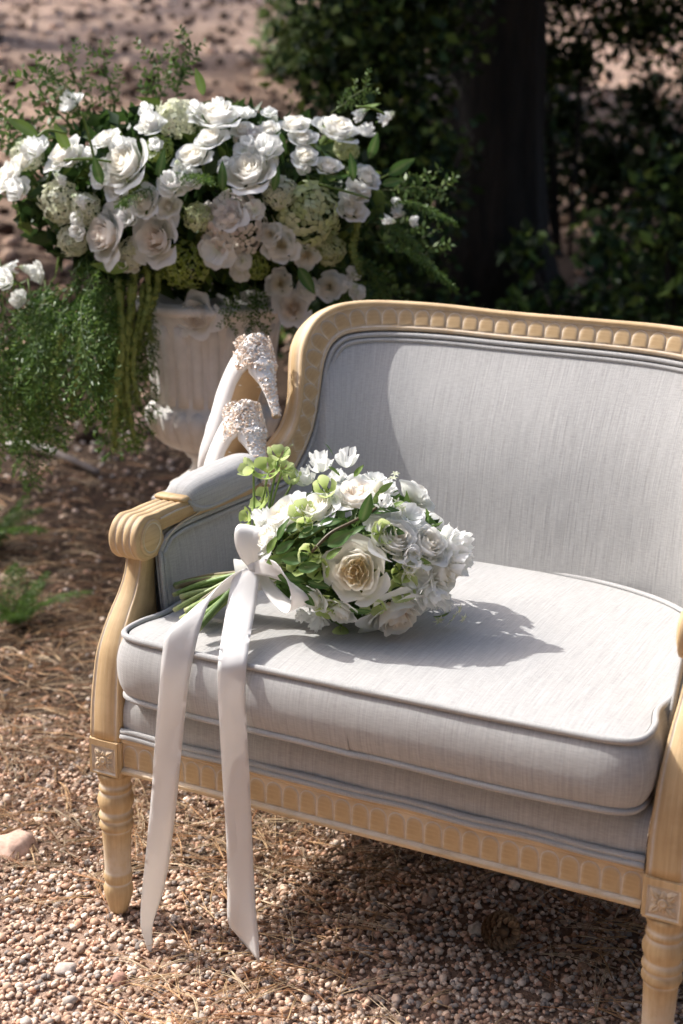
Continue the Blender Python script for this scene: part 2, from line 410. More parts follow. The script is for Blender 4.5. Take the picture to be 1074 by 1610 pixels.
def build_needles():
    rs = np.random.RandomState(11); r2 = random.Random(4)
    V = []; F = []; C = []
    def one(p, ang, L, curve, lift, c, wd):
        o = len(V); n = 5
        dx, dy = math.cos(ang), math.sin(ang)
        for i in range(n+1):
            t = i/n; a = ang+curve*(t-.5)
            if i: p = p+np.array([math.cos(a), math.sin(a), 0])*L/n
            z = lift*math.sin(t*3.14)+.0015
            px, py = -math.sin(a), math.cos(a); ww = wd*(1-.6*t)
            V.extend([(p[0]+px*ww, p[1]+py*ww, p[2]+z), (p[0]-px*ww, p[1]-py*ww, p[2]+z), (p[0], p[1], p[2]+z+ww*1.4)])
            C.extend([c]*3)
        for i in range(n):
            for j in range(3): F.append((o+i*3+j, o+i*3+(j+1) % 3, o+(i+1)*3+(j+1) % 3, o+(i+1)*3+j))
    def batch(N, s0, s1, thr, spread=.34, dk=1.0):
        X, Y, s = scatter(N, s0, s1, rs, spread=spread)
        for x, y in zip(X, Y):
            d = mnoise.noise((x*1.6, y*1.6, 3))+.5*mnoise.noise((x*4, y*4, 9))
            if d+r2.uniform(-.3, .3) < thr: continue
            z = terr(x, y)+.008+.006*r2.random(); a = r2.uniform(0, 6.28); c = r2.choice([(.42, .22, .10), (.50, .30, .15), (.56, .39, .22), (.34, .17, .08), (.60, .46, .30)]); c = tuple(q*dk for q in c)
            L = r2.uniform(.07, .17); lf = r2.uniform(0, .012); cv = r2.uniform(-.5, .5); wd = r2.uniform(.0007, .0013)
            for q in range(r2.choice((1, 2, 2, 3))): one(np.array([x, y, z]), a+r2.uniform(-.14, .14), L*r2.uniform(.85, 1.1), cv+r2.uniform(-.2, .2), lf, c, wd)
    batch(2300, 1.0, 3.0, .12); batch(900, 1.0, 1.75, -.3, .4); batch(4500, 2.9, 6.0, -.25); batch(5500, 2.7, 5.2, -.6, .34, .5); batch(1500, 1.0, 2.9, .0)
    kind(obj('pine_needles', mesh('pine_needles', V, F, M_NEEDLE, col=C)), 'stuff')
build_needles()
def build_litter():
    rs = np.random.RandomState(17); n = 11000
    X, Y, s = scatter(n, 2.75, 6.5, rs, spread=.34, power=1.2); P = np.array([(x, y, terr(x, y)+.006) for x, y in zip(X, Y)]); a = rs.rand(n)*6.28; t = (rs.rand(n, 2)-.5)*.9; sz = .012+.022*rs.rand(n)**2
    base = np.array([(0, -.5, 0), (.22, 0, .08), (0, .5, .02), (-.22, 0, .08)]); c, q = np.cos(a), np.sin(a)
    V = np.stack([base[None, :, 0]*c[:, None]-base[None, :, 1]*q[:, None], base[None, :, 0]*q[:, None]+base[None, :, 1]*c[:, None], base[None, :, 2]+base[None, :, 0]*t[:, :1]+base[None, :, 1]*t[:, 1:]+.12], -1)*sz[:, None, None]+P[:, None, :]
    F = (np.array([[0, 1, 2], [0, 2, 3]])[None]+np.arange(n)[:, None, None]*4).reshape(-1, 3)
    pal = np.array([(.07, .042, .03), (.11, .066, .043), (.17, .10, .065), (.05, .034, .026), (.30, .20, .14), (.42, .30, .21)]); col = np.repeat(pal[rs.randint(0, 6, n)]*(.7+.6*rs.rand(n, 1)), 4, 0)  # dark litter browns that also carry the shade of this ground
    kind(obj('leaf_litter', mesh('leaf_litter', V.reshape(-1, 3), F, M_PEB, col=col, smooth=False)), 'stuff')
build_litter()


# ------------------------------------------------------------------ woodland
def cloud_points(C, R, n, rs, shell=.5):
    P = rs.randn(n, 3); P /= np.linalg.norm(P, axis=1)[:, None]; P *= (shell+(1-shell)*rs.rand(n, 1)); return np.asarray(C)+P*np.asarray(R)
def foliage_cloud(name, P, size, cols, rs, mat, aspect=.5):
    n = len(P); R = rand_rot(n, rs); s = size*(.6+.8*rs.rand(n))
    base = np.array([(0, -.5, 0), (aspect*.5, -.05, .10), (0, .5, -.06), (-aspect*.5, -.05, .10)])
    V = np.einsum('nij,kj->nki', R, base)*s[:, None, None]+P[:, None, :]
    F = (np.array([[0, 1, 2], [0, 2, 3]])[None]+np.arange(n)[:, None, None]*4).reshape(-1, 3)
    c = np.array(cols)[rs.randint(0, len(cols), n)]*(.7+.6*rs.rand(n, 1))
    return mesh(name, V.reshape(-1, 3), F, mat, col=np.repeat(c, 4, 0), smooth=False)
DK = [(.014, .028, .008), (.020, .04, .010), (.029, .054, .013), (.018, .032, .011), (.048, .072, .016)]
def tree(x, y, label, h, r, blobs, leaf_s, n, seed, group=None, lean=(0, 0)):
    rs = np.random.RandomState(seed); r2 = random.Random(seed); z0 = terr(x, y)-.05
    t = thing('pine_tree', label, 'tree', (x, y, z0), group)
    P = [np.array([x+lean[0]*q+.05*r*math.sin(5*q+seed), y+lean[1]*q, z0+h*q]) for q in np.linspace(0, 1, 16)]
    mb = MB(); tube(mb, P, [r*(1.22-.9*q**.8+.35*math.exp(-q*22)) if q < 1 else r*.12 for q in np.linspace(0, 1, 16)], 26)
    for i, v in enumerate(mb.V):                  # furrowed bark
        j = i//26; c = P[min(j, 15)]; d = np.array(v)-c; k = 1+.07*math.sin((i % 26)*2.1+seed)+.10*mnoise.noise((v[0]*5, v[1]*5, v[2]*1.2)); mb.V[i] = tuple(c+d*k)
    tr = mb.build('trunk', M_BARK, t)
    pts = []
    for bx, by, bz, br in blobs:
        pts.append(cloud_points((bx, by, bz), (br, br, br*.55), n, rs, .25))
        k = min(1, max(.25, (bz-z0-.6)/h)); f = k*15; a = P[int(min(14, f))]
        mb = MB(); b = np.array([bx, by, bz]); tube(mb, catmull([a, (a+b)/2+np.array([0, 0, .15]), b], 4), [r*.22*(1-.09*q) for q in range(9)], 6); mb.build('limb', M_BARK, tr)
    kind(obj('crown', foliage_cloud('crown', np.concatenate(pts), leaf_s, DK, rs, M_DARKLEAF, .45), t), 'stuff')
rt = random.Random(8)
tx, ty = at_d(766, 440, 8.3)[:2]
tree(tx, ty, 'broad dark tree trunk in deep shade behind the settee', 7.0, .275,
     [(rt.uniform(-6.6, .8), rt.uniform(2.9, 12), rt.uniform(3.2, 4.6), rt.uniform(.85, 1.25)) for _ in range(72)], .17, 520, 3)
tree(-4.1, 2.15, 'small woodland tree shading the ground beside the urn', 3.6, .07, [(-3.6, 1.75, 2.7, .55), (-4.2, 2.0, 3.0, .6), (-3.5, 2.5, 2.75, .55), (-4.1, 2.9, 2.9, .55), (-4.6, 2.3, 3.3, .5), (-3.2, 2.1, 2.9, .4), (-3.9, 1.6, 3.3, .35)], .12, 420, 5)
for k, (x, y) in enumerate(((-12.5, 7.6), (-14, 11.5), (-12, 15.5), (-17, 14), (-9.6, 10.8))):
    tree(x, y, ['tall pine on the far slope with the lowest crown', 'leaning tall pine high on the far slope', 'tall pine at the top of the far slope behind the sunny gap', 'tall pine farthest back on the far slope', 'tall pine on the far slope nearest the urn'][k], 8.5, .2, [(x+rt.uniform(-2.2, 2.2), y+rt.uniform(-2.6, 2.6), rt.uniform(4.6, 7.4), rt.uniform(.45, .9)) for _ in range(9)], .2, 260, 20+k, 'pines on the slope')
def shrub(px, py0, dist, blobs, label, leaf_s, seed, cols=DK, cat='shrub', name='shrub', dens=1.0, aspect=.62):
    """blobs in picture-independent metres: (right, up, deep, radius) from the foot"""
    rs = np.random.RandomState(seed); b = at_d(px, py0, dist); z0 = terr(b[0], b[1]); b[2] = z0
    t = thing(name, label, cat, b); pts = []; mb = MB()
    for r_, u_, d_, rad in blobs:
        c = b+RH*r_+FH*d_+np.array([0, 0, u_]); n = int(dens*900*(rad/.4)**2); pts.append(cloud_points(c, (rad, rad, rad*1.1), n, rs, .15))
        if u_ < 1.3: tube(mb, catmull([b+RH*r_*.3, b+RH*r_*.7+np.array([0, 0, u_*.6]), c], 4), .012, 5, (.12, .09, .06))
    mb.build('stem', M_BARK, t)
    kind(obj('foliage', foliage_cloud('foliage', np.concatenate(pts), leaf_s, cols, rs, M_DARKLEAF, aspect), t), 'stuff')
BR_ = DK+[(.17, .23, .05), (.045, .09, .03), (.10, .16, .03)]  # the brightest green paints sunlit leaves in among the dark ones
shrub(556, 330, 7.0, [(-.02, .25, 0, .3), (0, .7, 0, .32), (.05, 1.15, .1, .35), (-.1, 1.5, 0, .35), (.1, 1.85, 0, .4)], 'tall dark climbing shrub in shade behind the white roses', .062, 31, BR_, dens=1.1)
shrub(620, 400, 7.2, [(0, .2, 0, .35), (.0, .6, 0, .36), (.1, 1.0, 0, .36), (-.1, 1.3, .1, .4), (.1, 1.7, 0, .4), (0, 2.05, 0, .4)], 'tall leafy shrub in deep shade left of the dark trunk', .062, 32, BR_, dens=1.1)
shrub(700, 420, 8.9, [(0, .3, 0, .3), (.0, .75, 0, .32), (.05, 1.2, 0, .32), (-.05, 1.6, 0, .35), (.1, 1.9, 0, .35)], 'narrow dark shrub right against the tree trunk', .055, 33, BR_)
shrub(900, 330, 9.0, [(0, 1.15, 0, .22), (.15, 1.35, 0, .30), (-.25, 1.2, .1, .28), (.45, 1.35, 0, .30), (.75, 1.3, 0, .30), (1.0, 1.2, 0, .3), (.3, 1.6, .1, .3), (.65, 1.6, .1, .3), (-.1, 1.55, .1, .3), (-.2, 1.1, .1, .22), (-.25, .7, .1, .22), (.9, 2.0, 0, .34), (.3, 2.1, 0, .34), (1.1, 1.1, 0, .2), (.35, 1.35, .2, .16), (.7, 2.15, 0, .36), (1.2, 1.9, 0, .36), (1.3, 2.2, 0, .36), (0, 2.2, 0, .34), (-.3, 2.1, 0, .3)], 'overhanging leafy shrub right of the trunk with bright gaps', .06, 34, BR_, dens=.8)
shrub(930, 440, 7.4, [(-.25, .2, 0, .24), (.1, .28, 0, .28), (.4, .35, 0, .32), (.1, .55, .3, .22), (-.3, .5, .3, .16)], 'low dark leafy shrub behind the settee back', .075, 35, BR_, dens=.8, aspect=.55)
shrub(1060, 470, 6.6, [(-.1, .3, 0, .3), (.2, .5, 0, .35), (0, .8, .1, .3), (.25, 1.1, 0, .3), (-.05, 1.05, .2, .2)], 'dense dark shrub at the edge right of the low bush', .075, 36, BR_, dens=.8, aspect=.55)
shrub(900, 400, 10.2, [(-.3, .3, 0, .35), (.2, .35, 0, .4), (.7, .4, 0, .4), (1.1, .5, 0, .4), (-.1, .7, .2, .3), (.95, 1.0, .2, .3), (.5, .75, .3, .25)], 'broad dark thicket seen through the gap right of the trunk', .075, 41, DK)
shrub(690, 450, 6.9, [(-.35, .25, 0, .3), (0, .22, .1, .28), (.25, .2, 0, .22), (-.6, .4, 0, .3), (-.3, .65, .1, .3), (-.75, .75, 0, .3)], 'rounded dark bush in front of the trunk base', .062, 42, BR_)
shrub(420, 300, 8.2, [(0, .25, 0, .3), (.3, .3, 0, .35), (.5, .7, 0, .35), (.2, .6, 0, .2)], 'dark low bush behind the right of the arrangement', .06, 43, BR_, dens=.8)
RING = [(5.2, 4.4, 8.2), (6.4, 1.6, 8.6), (6.9, -1.2, 8.6), (6.2, -4.0, 8.4), (4.4, -6.3, 8.4), (1.6, -7.6, 8.2), (-1.6, -7.8, 8.0), (-4.6, -7.0, 7.6), (-7.0, -5.2, 5.6), (-8.8, -2.6, 4.4), (-9.4, .2, 4.2), (3.6, 7.4, 7.8), (8.6, 4.6, 8.6), (-9.2, 3.2, 4.4)]  # unseen pines added all round to block low sky light
for k, (x, y, zt) in enumerate(RING):
    tree(x, y, 'unseen tall pine added around the clearing to cut side sky light', zt, .2, [(x+rt.uniform(-1.5, 1.5), y+rt.uniform(-1.5, 1.5), rt.uniform(.9, zt-.5), rt.uniform(1.0, 1.45)) for _ in range(22)], .26, 320, 60+k, 'unseen pines added around the clearing')
shrub(640, 455, 6.4, [(-.3, .12, 0, .2), (0, .1, 0, .18), (.2, .12, .1, .16)], 'low dark undergrowth plant between flowers and settee back', .06, 37, BR_, dens=.8)
shrub(345, 215, 6.2, [(0, .22, 0, .16), (.05, .5, 0, .17), (-.1, .7, 0, .14), (.08, .78, 0, .12)], 'thin sunlit sapling behind the arrangement', .05, 38, [(.06, .11, .03), (.10, .16, .04), (.05, .08, .03)], dens=.22)
shrub(470, 60, 15.0, [(0, .3, 0, .5), (.5, .4, 0, .5), (1.0, .5, .2, .5)], 'bright green shrub at the top of the sunny slope', .12, 39, [(.16, .24, .08), (.22, .30, .10), (.30, .36, .18)], dens=.5)
# branch, rocks and cone on the ground
def at_g(px, py):
    d = ray(px, py)
    t = .3
    for _ in range(4000):
        p = CAM+d*t
        if p[2] < terr(p[0], p[1]): break
        t += .004
    return np.array([p[0], p[1], terr(p[0], p[1])])
def rock(px, py, r, sq, label, col, seed):
    p = at_g(px, py); V = ICO3_V.copy(); s = np.array([1+.30*mnoise.noise((v[0]*1.3+seed, v[1]*1.3, v[2]*1.3))+.12*mnoise.noise((v[0]*4+seed, v[1]*4, v[2]*4)) for v in V])
    V = V*s[:, None]*np.array([r, r*.85, r*sq]); a = seed; c, q = math.cos(a), math.sin(a); V = np.stack([V[:, 0]*c-V[:, 1]*q, V[:, 0]*q+V[:, 1]*c, V[:, 2]], -1)
    o = obj('rock', mesh('rock', V, ICO3_F, M_PEB, col=np.tile(np.array(col), (len(V), 1))), None, Matrix.Translation((p[0], p[1], p[2]+r*sq*.35))); tag(o, label, 'rock')
rock(24, 1338, .052, .55, 'large smooth pink stone half sunk in the gravel beside the front leg', (.52, .36, .28), 2.0)
rock(105, 1528, .022, .5, 'flat pale grey stone in the sunlit gravel', (.50, .42, .36), 4.0)
rock(188, 1545, .017, .8, 'small reddish brown stone near the ribbon end', (.36, .21, .16), 5.0)
rock(672, 1420, .013, .8, 'tan pebble larger than the gravel in the shade under the settee', (.42, .28, .20), 6.0)
rock(8, 1098, .012, .8, 'small bluish grey stone on the pine needles', (.16, .18, .20), 7.0)
# fallen branch
mb = MB(); P = catmull([at_g(12, 712)+[0, 0, .03], at_g(60, 716)+[0, 0, .035], at_g(110, 733)+[0, 0, .03], at_g(155, 752)+[0, 0, .025]], 6); tube(mb, P, [.020*(1-.02*i)*(1+.1*math.sin(i*1.7)) for i in range(len(P))], 9, [(.62, .56, .50)]*(9*10)+[(.20, .17, .15)]*(9*(len(P)-10)))
tag(mb.build('branch', M_PEB), 'bleached fallen branch lying on the litter by the urn', 'branch')
# pine cone
p = at_g(785, 1487); cone = thing('pine_cone', 'open brown pine cone in the shade under the settee', 'pine cone', (p[0], p[1], p[2]))
mb = MB(); V = [(0, 0, -.004), (.006, -.003, -.001), (.0085, 0, .009), (.006, .003, .0155), (0, .0045, .018), (-.006, .003, .0155), (-.0085, 0, .009), (-.006, -.003, -.001), (0, .004, .009)]
mb.add(V, [(0, 1, 2, 8), (2, 3, 4, 8), (4, 5, 6, 8), (6, 7, 0, 8), (0, 7, 6, 5, 4, 3, 2, 1)], [(.20, .12, .07)]*2+[(.34, .22, .13)]*5+[(.2, .12, .07)]*2); scm = mb.mesh('scale', M_PEB, smooth=False)
mb = MB(); lathe(mb, [(.004, -.03), (.016, -.02), (.018, 0), (.012, .02), (.003, .034)], 10, col=(.16, .10, .06)); CM = orient((p[0], p[1], p[2]+.032), unit(-FH*.8+RH*.25+np.array([0, 0, .45])))
core = mb.build('core', M_PEB, cone, CM)
for k in range(72):
    t = k/72; a = k*2.39996; z = -.028+.060*t; r_ = .012+.014*math.sin(math.pi*min(1, .25+t*.72)); sz = 1.05-.45*abs(t-.4)
    d = np.array([math.cos(a), math.sin(a), .55]); obj('scale', scm, core, CM @ orient((r_*math.cos(a), r_*math.sin(a), z), unit(d), 0, sz) )
# ------------------------------------------------------------------ settee
PX1 = 1.1
Y0, NS, AF_, LE = .42, 4.0, .10, .32
def S(th, z, off=0.0):
    a = .515+AF_*(z-.62)-off; b = .72-Y0+LE*(z-.62)-off
    c, s = math.cos(th), max(0.0, math.sin(th))
    return np.array([.55-a*np.sign(c)*abs(c)**(2/NS), Y0+b*s**(2/NS), z])
def Snorm(th, z):                              # towards the sitter
    e = .01
    t = S(min(th+e, math.pi-1e-6), z)-S(max(th-e, 1e-6), z); v = S(th, z+e)-S(th, z-e)
    return unit(np.cross(v, t))*-1 if np.dot(np.cross(v, t), S(th, z)-np.array([.55, .1, z+.0])) > 0 else unit(np.cross(v, t))
settee = thing('settee', 'carved limed wood settee with pale grey linen upholstery on gravel', 'settee', (.55, .36, 0))
OUT_T = [(4, .812), (11.3, .823), (17.1, .846), (22.6, .875), (25.6, .919), (26.3, .950), (26.5, .994), (26.8, 1.050), (28.7, 1.079), (31.2, 1.102), (35.5, 1.122), (42.6, 1.138), (51.4, 1.146), (61, 1.149), (78.9, 1.148), (90, 1.142)]
IN_T = [(4, .771), (11, .769), (18.3, .772), (25, .793), (32.5, .851), (35.3, .895), (36.9, .955), (38, 1.012), (39.6, 1.038), (41.5, 1.056), (44.2, 1.069), (48, 1.079), (54, 1.084), (62, 1.088), (79, 1.090), (90, 1.087)]
def curve_pts(T, n=10):
    T = list(T)+[(180-t, z-.016*min(1, (90-t)/25)*min(1, t/40)) for t, z in T[::-1][1:]]
    return catmull([np.array(q, float) for q in T], n)
oc = curve_pts(OUT_T); ic = curve_pts(IN_T)
def resamp(P, n):
    P = np.array(P); d = np.r_[0, np.cumsum(np.linalg.norm(np.diff(P[:, :3], axis=0), axis=1))]
    t = np.linspace(0, d[-1], n); return np.stack([np.interp(t, d, P[:, k]) for k in range(P.shape[1])], -1), d[-1]
def smooth_arr(A, it=2):
    A = np.array(A, float)
    for _ in range(it): A[1:-1] = .25*A[:-2]+.5*A[1:-1]+.25*A[2:]
    return A
NF = 200
_o = [S(R_(q[0]), q[1]) for q in oc]; _i = [S(R_(q[0]), q[1]) for q in ic]
_m = [np.r_[(a+b)/2, a-b, Snorm(R_((p[0]+q[0])/2), (p[1]+q[1])/2)] for a, b, p, q in zip(_o, _i, oc, ic)]
FM, LO = resamp(_m, NF); FM = smooth_arr(FM, 5)
FW = np.linalg.norm(FM[:, 3:6], axis=1); FB = FM[:, 3:6]/FW[:, None]; FN = FM[:, 6:]-FB*np.sum(FM[:, 6:]*FB, 1)[:, None]; FN /= np.linalg.norm(FN, axis=1)[:, None]
FP = FM[:, :3]+FM[:, 3:6]/2
# profile: b = 0 is the outer edge (fractions of the width inwards), n along the face normal
prof = [(-1, -.03, 0), (-1, .004, .25), (-.97, .010, .9), (-.91, .0125, .3), (-.85, .010, 1), (-.82, .0085, .2), (-.2, .0085, .2), (-.17, .0085, .9), (-.14, .013, .35), (-.08, .0165, 0), (-.015, .0165, 0),
        (.0035, .0125, .1), (.0052, .005, .5), (.0032, .002, 1), (.0056, -.001, .5), (.0088, -.011, 0), (.0088, -.026, 0), (.0066, -.034, .4), (.004, -.036, .9), (.0055, -.038, .3), (.005, -.046, 0), (0, -.050, 0), (-.4, -.050, 0)]
def frame_mesh():
    V = []; W = []; UV = []; m = len(prof); L = 0
    for i in range(NF):
        if i: L += np.linalg.norm(FP[i]-FP[i-1])
        for j, (b, n, wa) in enumerate(prof):
            V.append(FP[i]+FB[i]*(b*FW[i] if b < 0 else b)+FN[i]*n); W.append(wa); UV.append((b*(.06 if b < 0 else 1)+n, L))
    F = [(i*m+j, i*m+(j+1) % m, (i+1)*m+(j+1) % m, (i+1)*m+j) for i in range(NF-1) for j in range(m)]+[tuple(range(m-1, -1, -1)), tuple(range((NF-1)*m, NF*m))]
    return MB().add(V, F, None, W, UV)
fr = frame_mesh().build('back_frame', M_WOOD, settee)
def scallop_mesh(w, h, d):
    n = 9; base = [(w/2, 0)]+[(w/2*math.cos(t), h-w/2+w/2*math.sin(t)) for t in np.linspace(0, math.pi, n)]+[(-w/2, 0)]
    cx, cy = 0, h*.45; V = []; W = []; UV = []
    for k, (ins, z, wa) in enumerate(((0, -.001, 1), (.0018, .0008, 1), (.0034, .0016, .3), (.009, .0020, 0))):
        for x, y in base:
            v = np.array([x-cx, y-cy]); L = np.linalg.norm(v); v = v*(L-ins)/L; V.append((v[0]+cx, v[1]+cy, z)); W.append(wa); UV.append((v[1]+.3, v[0]*1.0))
    m_ = len(base); F = [(k*m_+j, k*m_+(j+1) % m_, (k+1)*m_+(j+1) % m_, (k+1)*m_+j) for k in range(3) for j in range(m_)]+[tuple(range(3*m_, 4*m_))]
    return mesh('scallop', V, F, M_WOOD, UV, None, W)
sm = scallop_mesh(.0372, .038, .005)
ns_ = int(LO/.0385)
for i in range(ns_):
    f = (i+.5)/ns_*(NF-1); a = int(f); q = f-a
    o = FM[a][:3]*(1-q)+FM[a+1][:3]*q; N = FN[a]; B = FB[a]; X = np.cross(B, N); sB = FW[a]/.06
    o = o+B*(-.82+.5)*FW[a]+N*.0088
    M = Matrix.Identity(4)
    for r_ in range(3): M[r_][0] = X[r_]; M[r_][1] = B[r_]*sB; M[r_][2] = N[r_]; M[r_][3] = o[r_]
    obj('scallop', sm, fr, M)
# outer shell behind the frame
def inner_z(th):                                # height of the upholstery's upper edge
    return None
ICP = (FM[:, :3]-FM[:, 3:6]/2)
# inside upholstery: front edge of arm -> round the back -> front edge of other arm
def top_edge():
    L = [np.array([.55-(.515+AF_*(z-.62)), y, z]) for y, z in ((.118, .738), (.15, .766), (.2, .774), (.26, .775), (.34, .774), (.42, .773))]
    Rr = [np.array([1.1-p[0], p[1], p[2]]) for p in L[::-1]]
    return L+list(ICP)+Rr
TE, LTE = resamp(top_edge(), 260)
def below(p, z):
    """point of the tub wall under p at height z, keeping its angle"""
    x, y, zz = p
    a0 = .515+AF_*(zz-.62); b0 = .72-Y0+LE*(zz-.62); a1 = .515+AF_*(z-.62); b1 = .72-Y0+LE*(z-.62)
    if y <= Y0: return np.array([.55+(x-.55)*a1/a0, y, z])
    return np.array([.55+(x-.55)*a1/a0, Y0+(y-Y0)*b1/b0, z])
TE[:, :3] = smooth_arr(TE[:, :3], 2)
def inward(p):
    x, y, z = p; a = .515+AF_*(z-.62); b = .72-Y0+LE*(z-.62)
    g = np.array([(abs(x-.55)/a)**(NS-1)/a*np.sign(x-.55), (max(0, y-Y0)/b)**(NS-1)/b, 0]); return -unit(g)
INW = smooth_arr([inward(p) for p in TE], 8)
def panel(i0, i1, name, nv=14, puff=.016, bulge=0.0):
    V = []; UV = []; nu = i1-i0+1; us = 0
    for i in range(i0, i1+1):
        p = TE[i]
        if i > i0: us += np.linalg.norm((TE[i]-TE[i-1])[:2])
        for j in range(nv+1):
            v = j/nv; z = .44+(p[2]-.44)*v
            q = below(p, z); 
            e = min(1.0, 6*(1-v))*min(1, (i-i0)/6, (i1-i)/6)
            inw = INW[i]
            q = q+inw*(.001+puff*math.sin(min(1, e)*math.pi/2)+bulge*max(0, math.sin(math.pi*v**1.6))**1.1*min(1, (i-i0)/25, (i1-i)/25))
            V.append(q); UV.append((us if True else 0, z))
    F = [(a*(nv+1)+j, (a+1)*(nv+1)+j, (a+1)*(nv+1)+j+1, a*(nv+1)+j+1) for a in range(nu-1) for j in range(nv)]
    return obj(name, mesh(name, V, F, M_FAB, UV), settee)
k0 = int(np.argmin(np.abs(TE[:, 1]-.56)+(TE[:, 0] > .55)*9)); k1 = 259-k0
panel(0, k0, 'arm_panel', puff=.010); panel(k0, k1, 'back_panel', nv=26, puff=-.004, bulge=.054); panel(k1, 259, 'arm_panel', puff=.010)
for dz, r in ((-.007, .0055), (-.019, .0055)):
    mb = MB(); pts = []
    for i, p in enumerate(TE):
        T = unit(TE[min(i+1, 259)]-TE[max(i-1, 0)]); N = unit(INW[i]); B = unit(np.cross(N, T))
        pts.append(p+B*dz+N*(.010 if dz > -.01 else .0125))
    tube(mb, pts, r, 8); mb.build('piping', M_FAB, settee)
for sx in (1, -1):
    for dy in (.006, .017):
        pts = [(.55-sx*(.515+AF_*(z-.62)-.010), .116+dy, z) for z in np.linspace(.47, .735, 8)]; mb = MB(); tube(mb, pts, .005, 8); mb.build('piping', M_FAB, settee)
# outside cover
V = []; UV = []
for i in range(0, 260):
    p = TE[i]
    for j in range(9):
        z = .385+(p[2]-.385)*j/8; q = below(p, z)-INW[i]*.030; V.append(q); UV.append((i*.01, z))
F = [(a*9+j, a*9+j+1, (a+1)*9+j+1, (a+1)*9+j) for a in range(259) for j in range(8)]
obj('outside_cover', mesh('outside_cover', V, F, M_FAB, UV), settee)

# arm rails with reeded scrolls
def arm(sx):
    X = lambda x: .55+sx*(x-.55)
    cyl = np.array([.088, .770]); r = .043
    path = [(.50, .806), (.42, .805), (.34, .807), (.26, .810), (.20, .8115), (.155, .812), (.12, .8105)]
    yz = catmull([np.array(p) for p in path], 5)
    for t in np.linspace(95, 275, 19): yz.append(cyl+r*np.array([math.cos(R_(t)), math.sin(R_(t))]))
    yz += [np.array((.112, .7275)), np.array((.14, .730))]
    P = [np.array([X(.0), p[0], p[1]]) for p in yz]
    # normals: outward of the roll
    Nn = []
    for i, p in enumerate(yz):
        T = yz[min(i+1, len(yz)-1)]-yz[max(i-1, 0)]; n = np.array([-T[1], T[0]]); n = -n if True else n
        Nn.append(unit(np.array([0, n[0], n[1]])))
    top = []; wd = .033
    m_ = 29
    for j in range(m_):
        b = wd-2*wd*j/(m_-1); t = (j/(m_-1))*4; fr_ = abs(t-round(t)) ; edge = min(j, m_-1-j)
        n = .0055*math.sqrt(max(0, 1-((t % 1)-.5)**2*3.6))-.003 if 0 < j < m_-1 else -.006
        wsh = .95 if fr_ < .09 and 0 < j < m_-1 else .05
        top.append((b, n, wsh))
    prof = top+[(-wd, -.036, 0), (wd, -.036, 0)]
    Bs = [np.array([1.0, 0, 0])]*len(P)
    mb = MB(); sweep(mb, P, Nn, prof, Bs=Bs)
    # solid of the rail and the hub of the scroll
    lo, hi = (X(-.0325), X(.0325)) if sx > 0 else (X(.0325), X(-.0325))
    for q in (1, -1):
        cy = []; rr = []
        xo = X(0)+q*.0335
        for r_, x_, wa in ((.036, -.002, 0), (.036, .0015, .2), (.031, .0035, .2), (.0295, .0015, 1), (.028, .0015, 1), (.0265, .003, .1), (.0, .004, 0)):
            rr.append((r_, x_, wa))
        V = []; W = []; n = 24
        for r_, x_, wa in rr:
            for j in range(n): t = 2*math.pi*j/n; V.append((xo+q*x_, cyl[0]+.006+r_*math.cos(t), cyl[1]+r_*math.sin(t))); W.append(wa)
        F = [(a*n+j, a*n+(j+1) % n, (a+1)*n+(j+1) % n, (a+1)*n+j) if q < 0 else (a*n+j, (a+1)*n+j, (a+1)*n+(j+1) % n, a*n+(j+1) % n) for a in range(len(rr)-1) for j in range(n)]
        mb.add(V, F, None, W, [(v[2], v[1]) for v in V])
        # raised outline on the side of the rail
        ln = [np.array([xo+q*.0008, y, z]) for y, z in catmull([np.array(p) for p in ((.125, .800), (.19, .803), (.25, .800), (.275, .788), (.25, .778), (.19, .772), (.14, .752))], 5)]
        tube(mb, ln, .0022, 6, wash=.9)
    o = mb.build('arm_rail', M_WOOD, settee)
    # cap block before the pad
    mb = MB(); box(mb, (X(0)-.036, .205, .8115), (X(0)+.036, .232, .823), bev=.004); mb.build('arm_collar', M_WOOD, o)
    # pad: loaf over the rail, sides hanging low
    ny, na = 26, 17; V = []; UV = []
    for i in range(ny+1):
        t = i/ny; y = .235+(.545-.235)*t; e = (1-abs(2*t-1)**5)**.5 if 0 < t < 1 else 0.0
        z0 = .807+.008*t
        for j in range(na+1):
            a = math.pi*(-.18+1.36*j/na); hx = .046*(.55+.45*e); hz = .042*(.35+.65*e)
            V.append((X(0)+hx*np.sign(math.cos(a))*abs(math.cos(a))**.75, y-(.02*(1-max(0, math.sin(a)))*(1-2*t)*0), z0+hz*np.sign(math.sin(a))*abs(math.sin(a))**.8-.004)); UV.append((a*.04, y))
    F = [(i*(na+1)+j, i*(na+1)+j+1, (i+1)*(na+1)+j+1, (i+1)*(na+1)+j) for i in range(ny) for j in range(na)]
    F += [tuple(range(na, -1, -1)), tuple(range(ny*(na+1), (ny+1)*(na+1)))]
    pad = obj('arm_pad', mesh('arm_pad', V, F, M_FAB, UV), settee)
    for q in (1, -1):
        mb = MB(); ln = [np.array((X(0)+q*xx, y, z)) for xx, y, z in ((.030, .230, .812), (.040, .243, .797), (.042, .29, .786), (.042, .40, .787), (.042, .50, .794), (.036, .547, .810))]
        tube(mb, catmull(ln, 5), .0045, 6); mb.build('piping', M_FAB, pad)
    # post
    yz = [(-.032, .390), (-.027, .46), (-.014, .545), (.002, .587), (.030, .629), (.056, .662), (.074, .695), (.083, .728), (.086, .75)]
    yz = catmull([np.array(p) for p in yz], 4); P = [np.array([X(0), p[0], p[1]]) for p in yz]; h = .0355
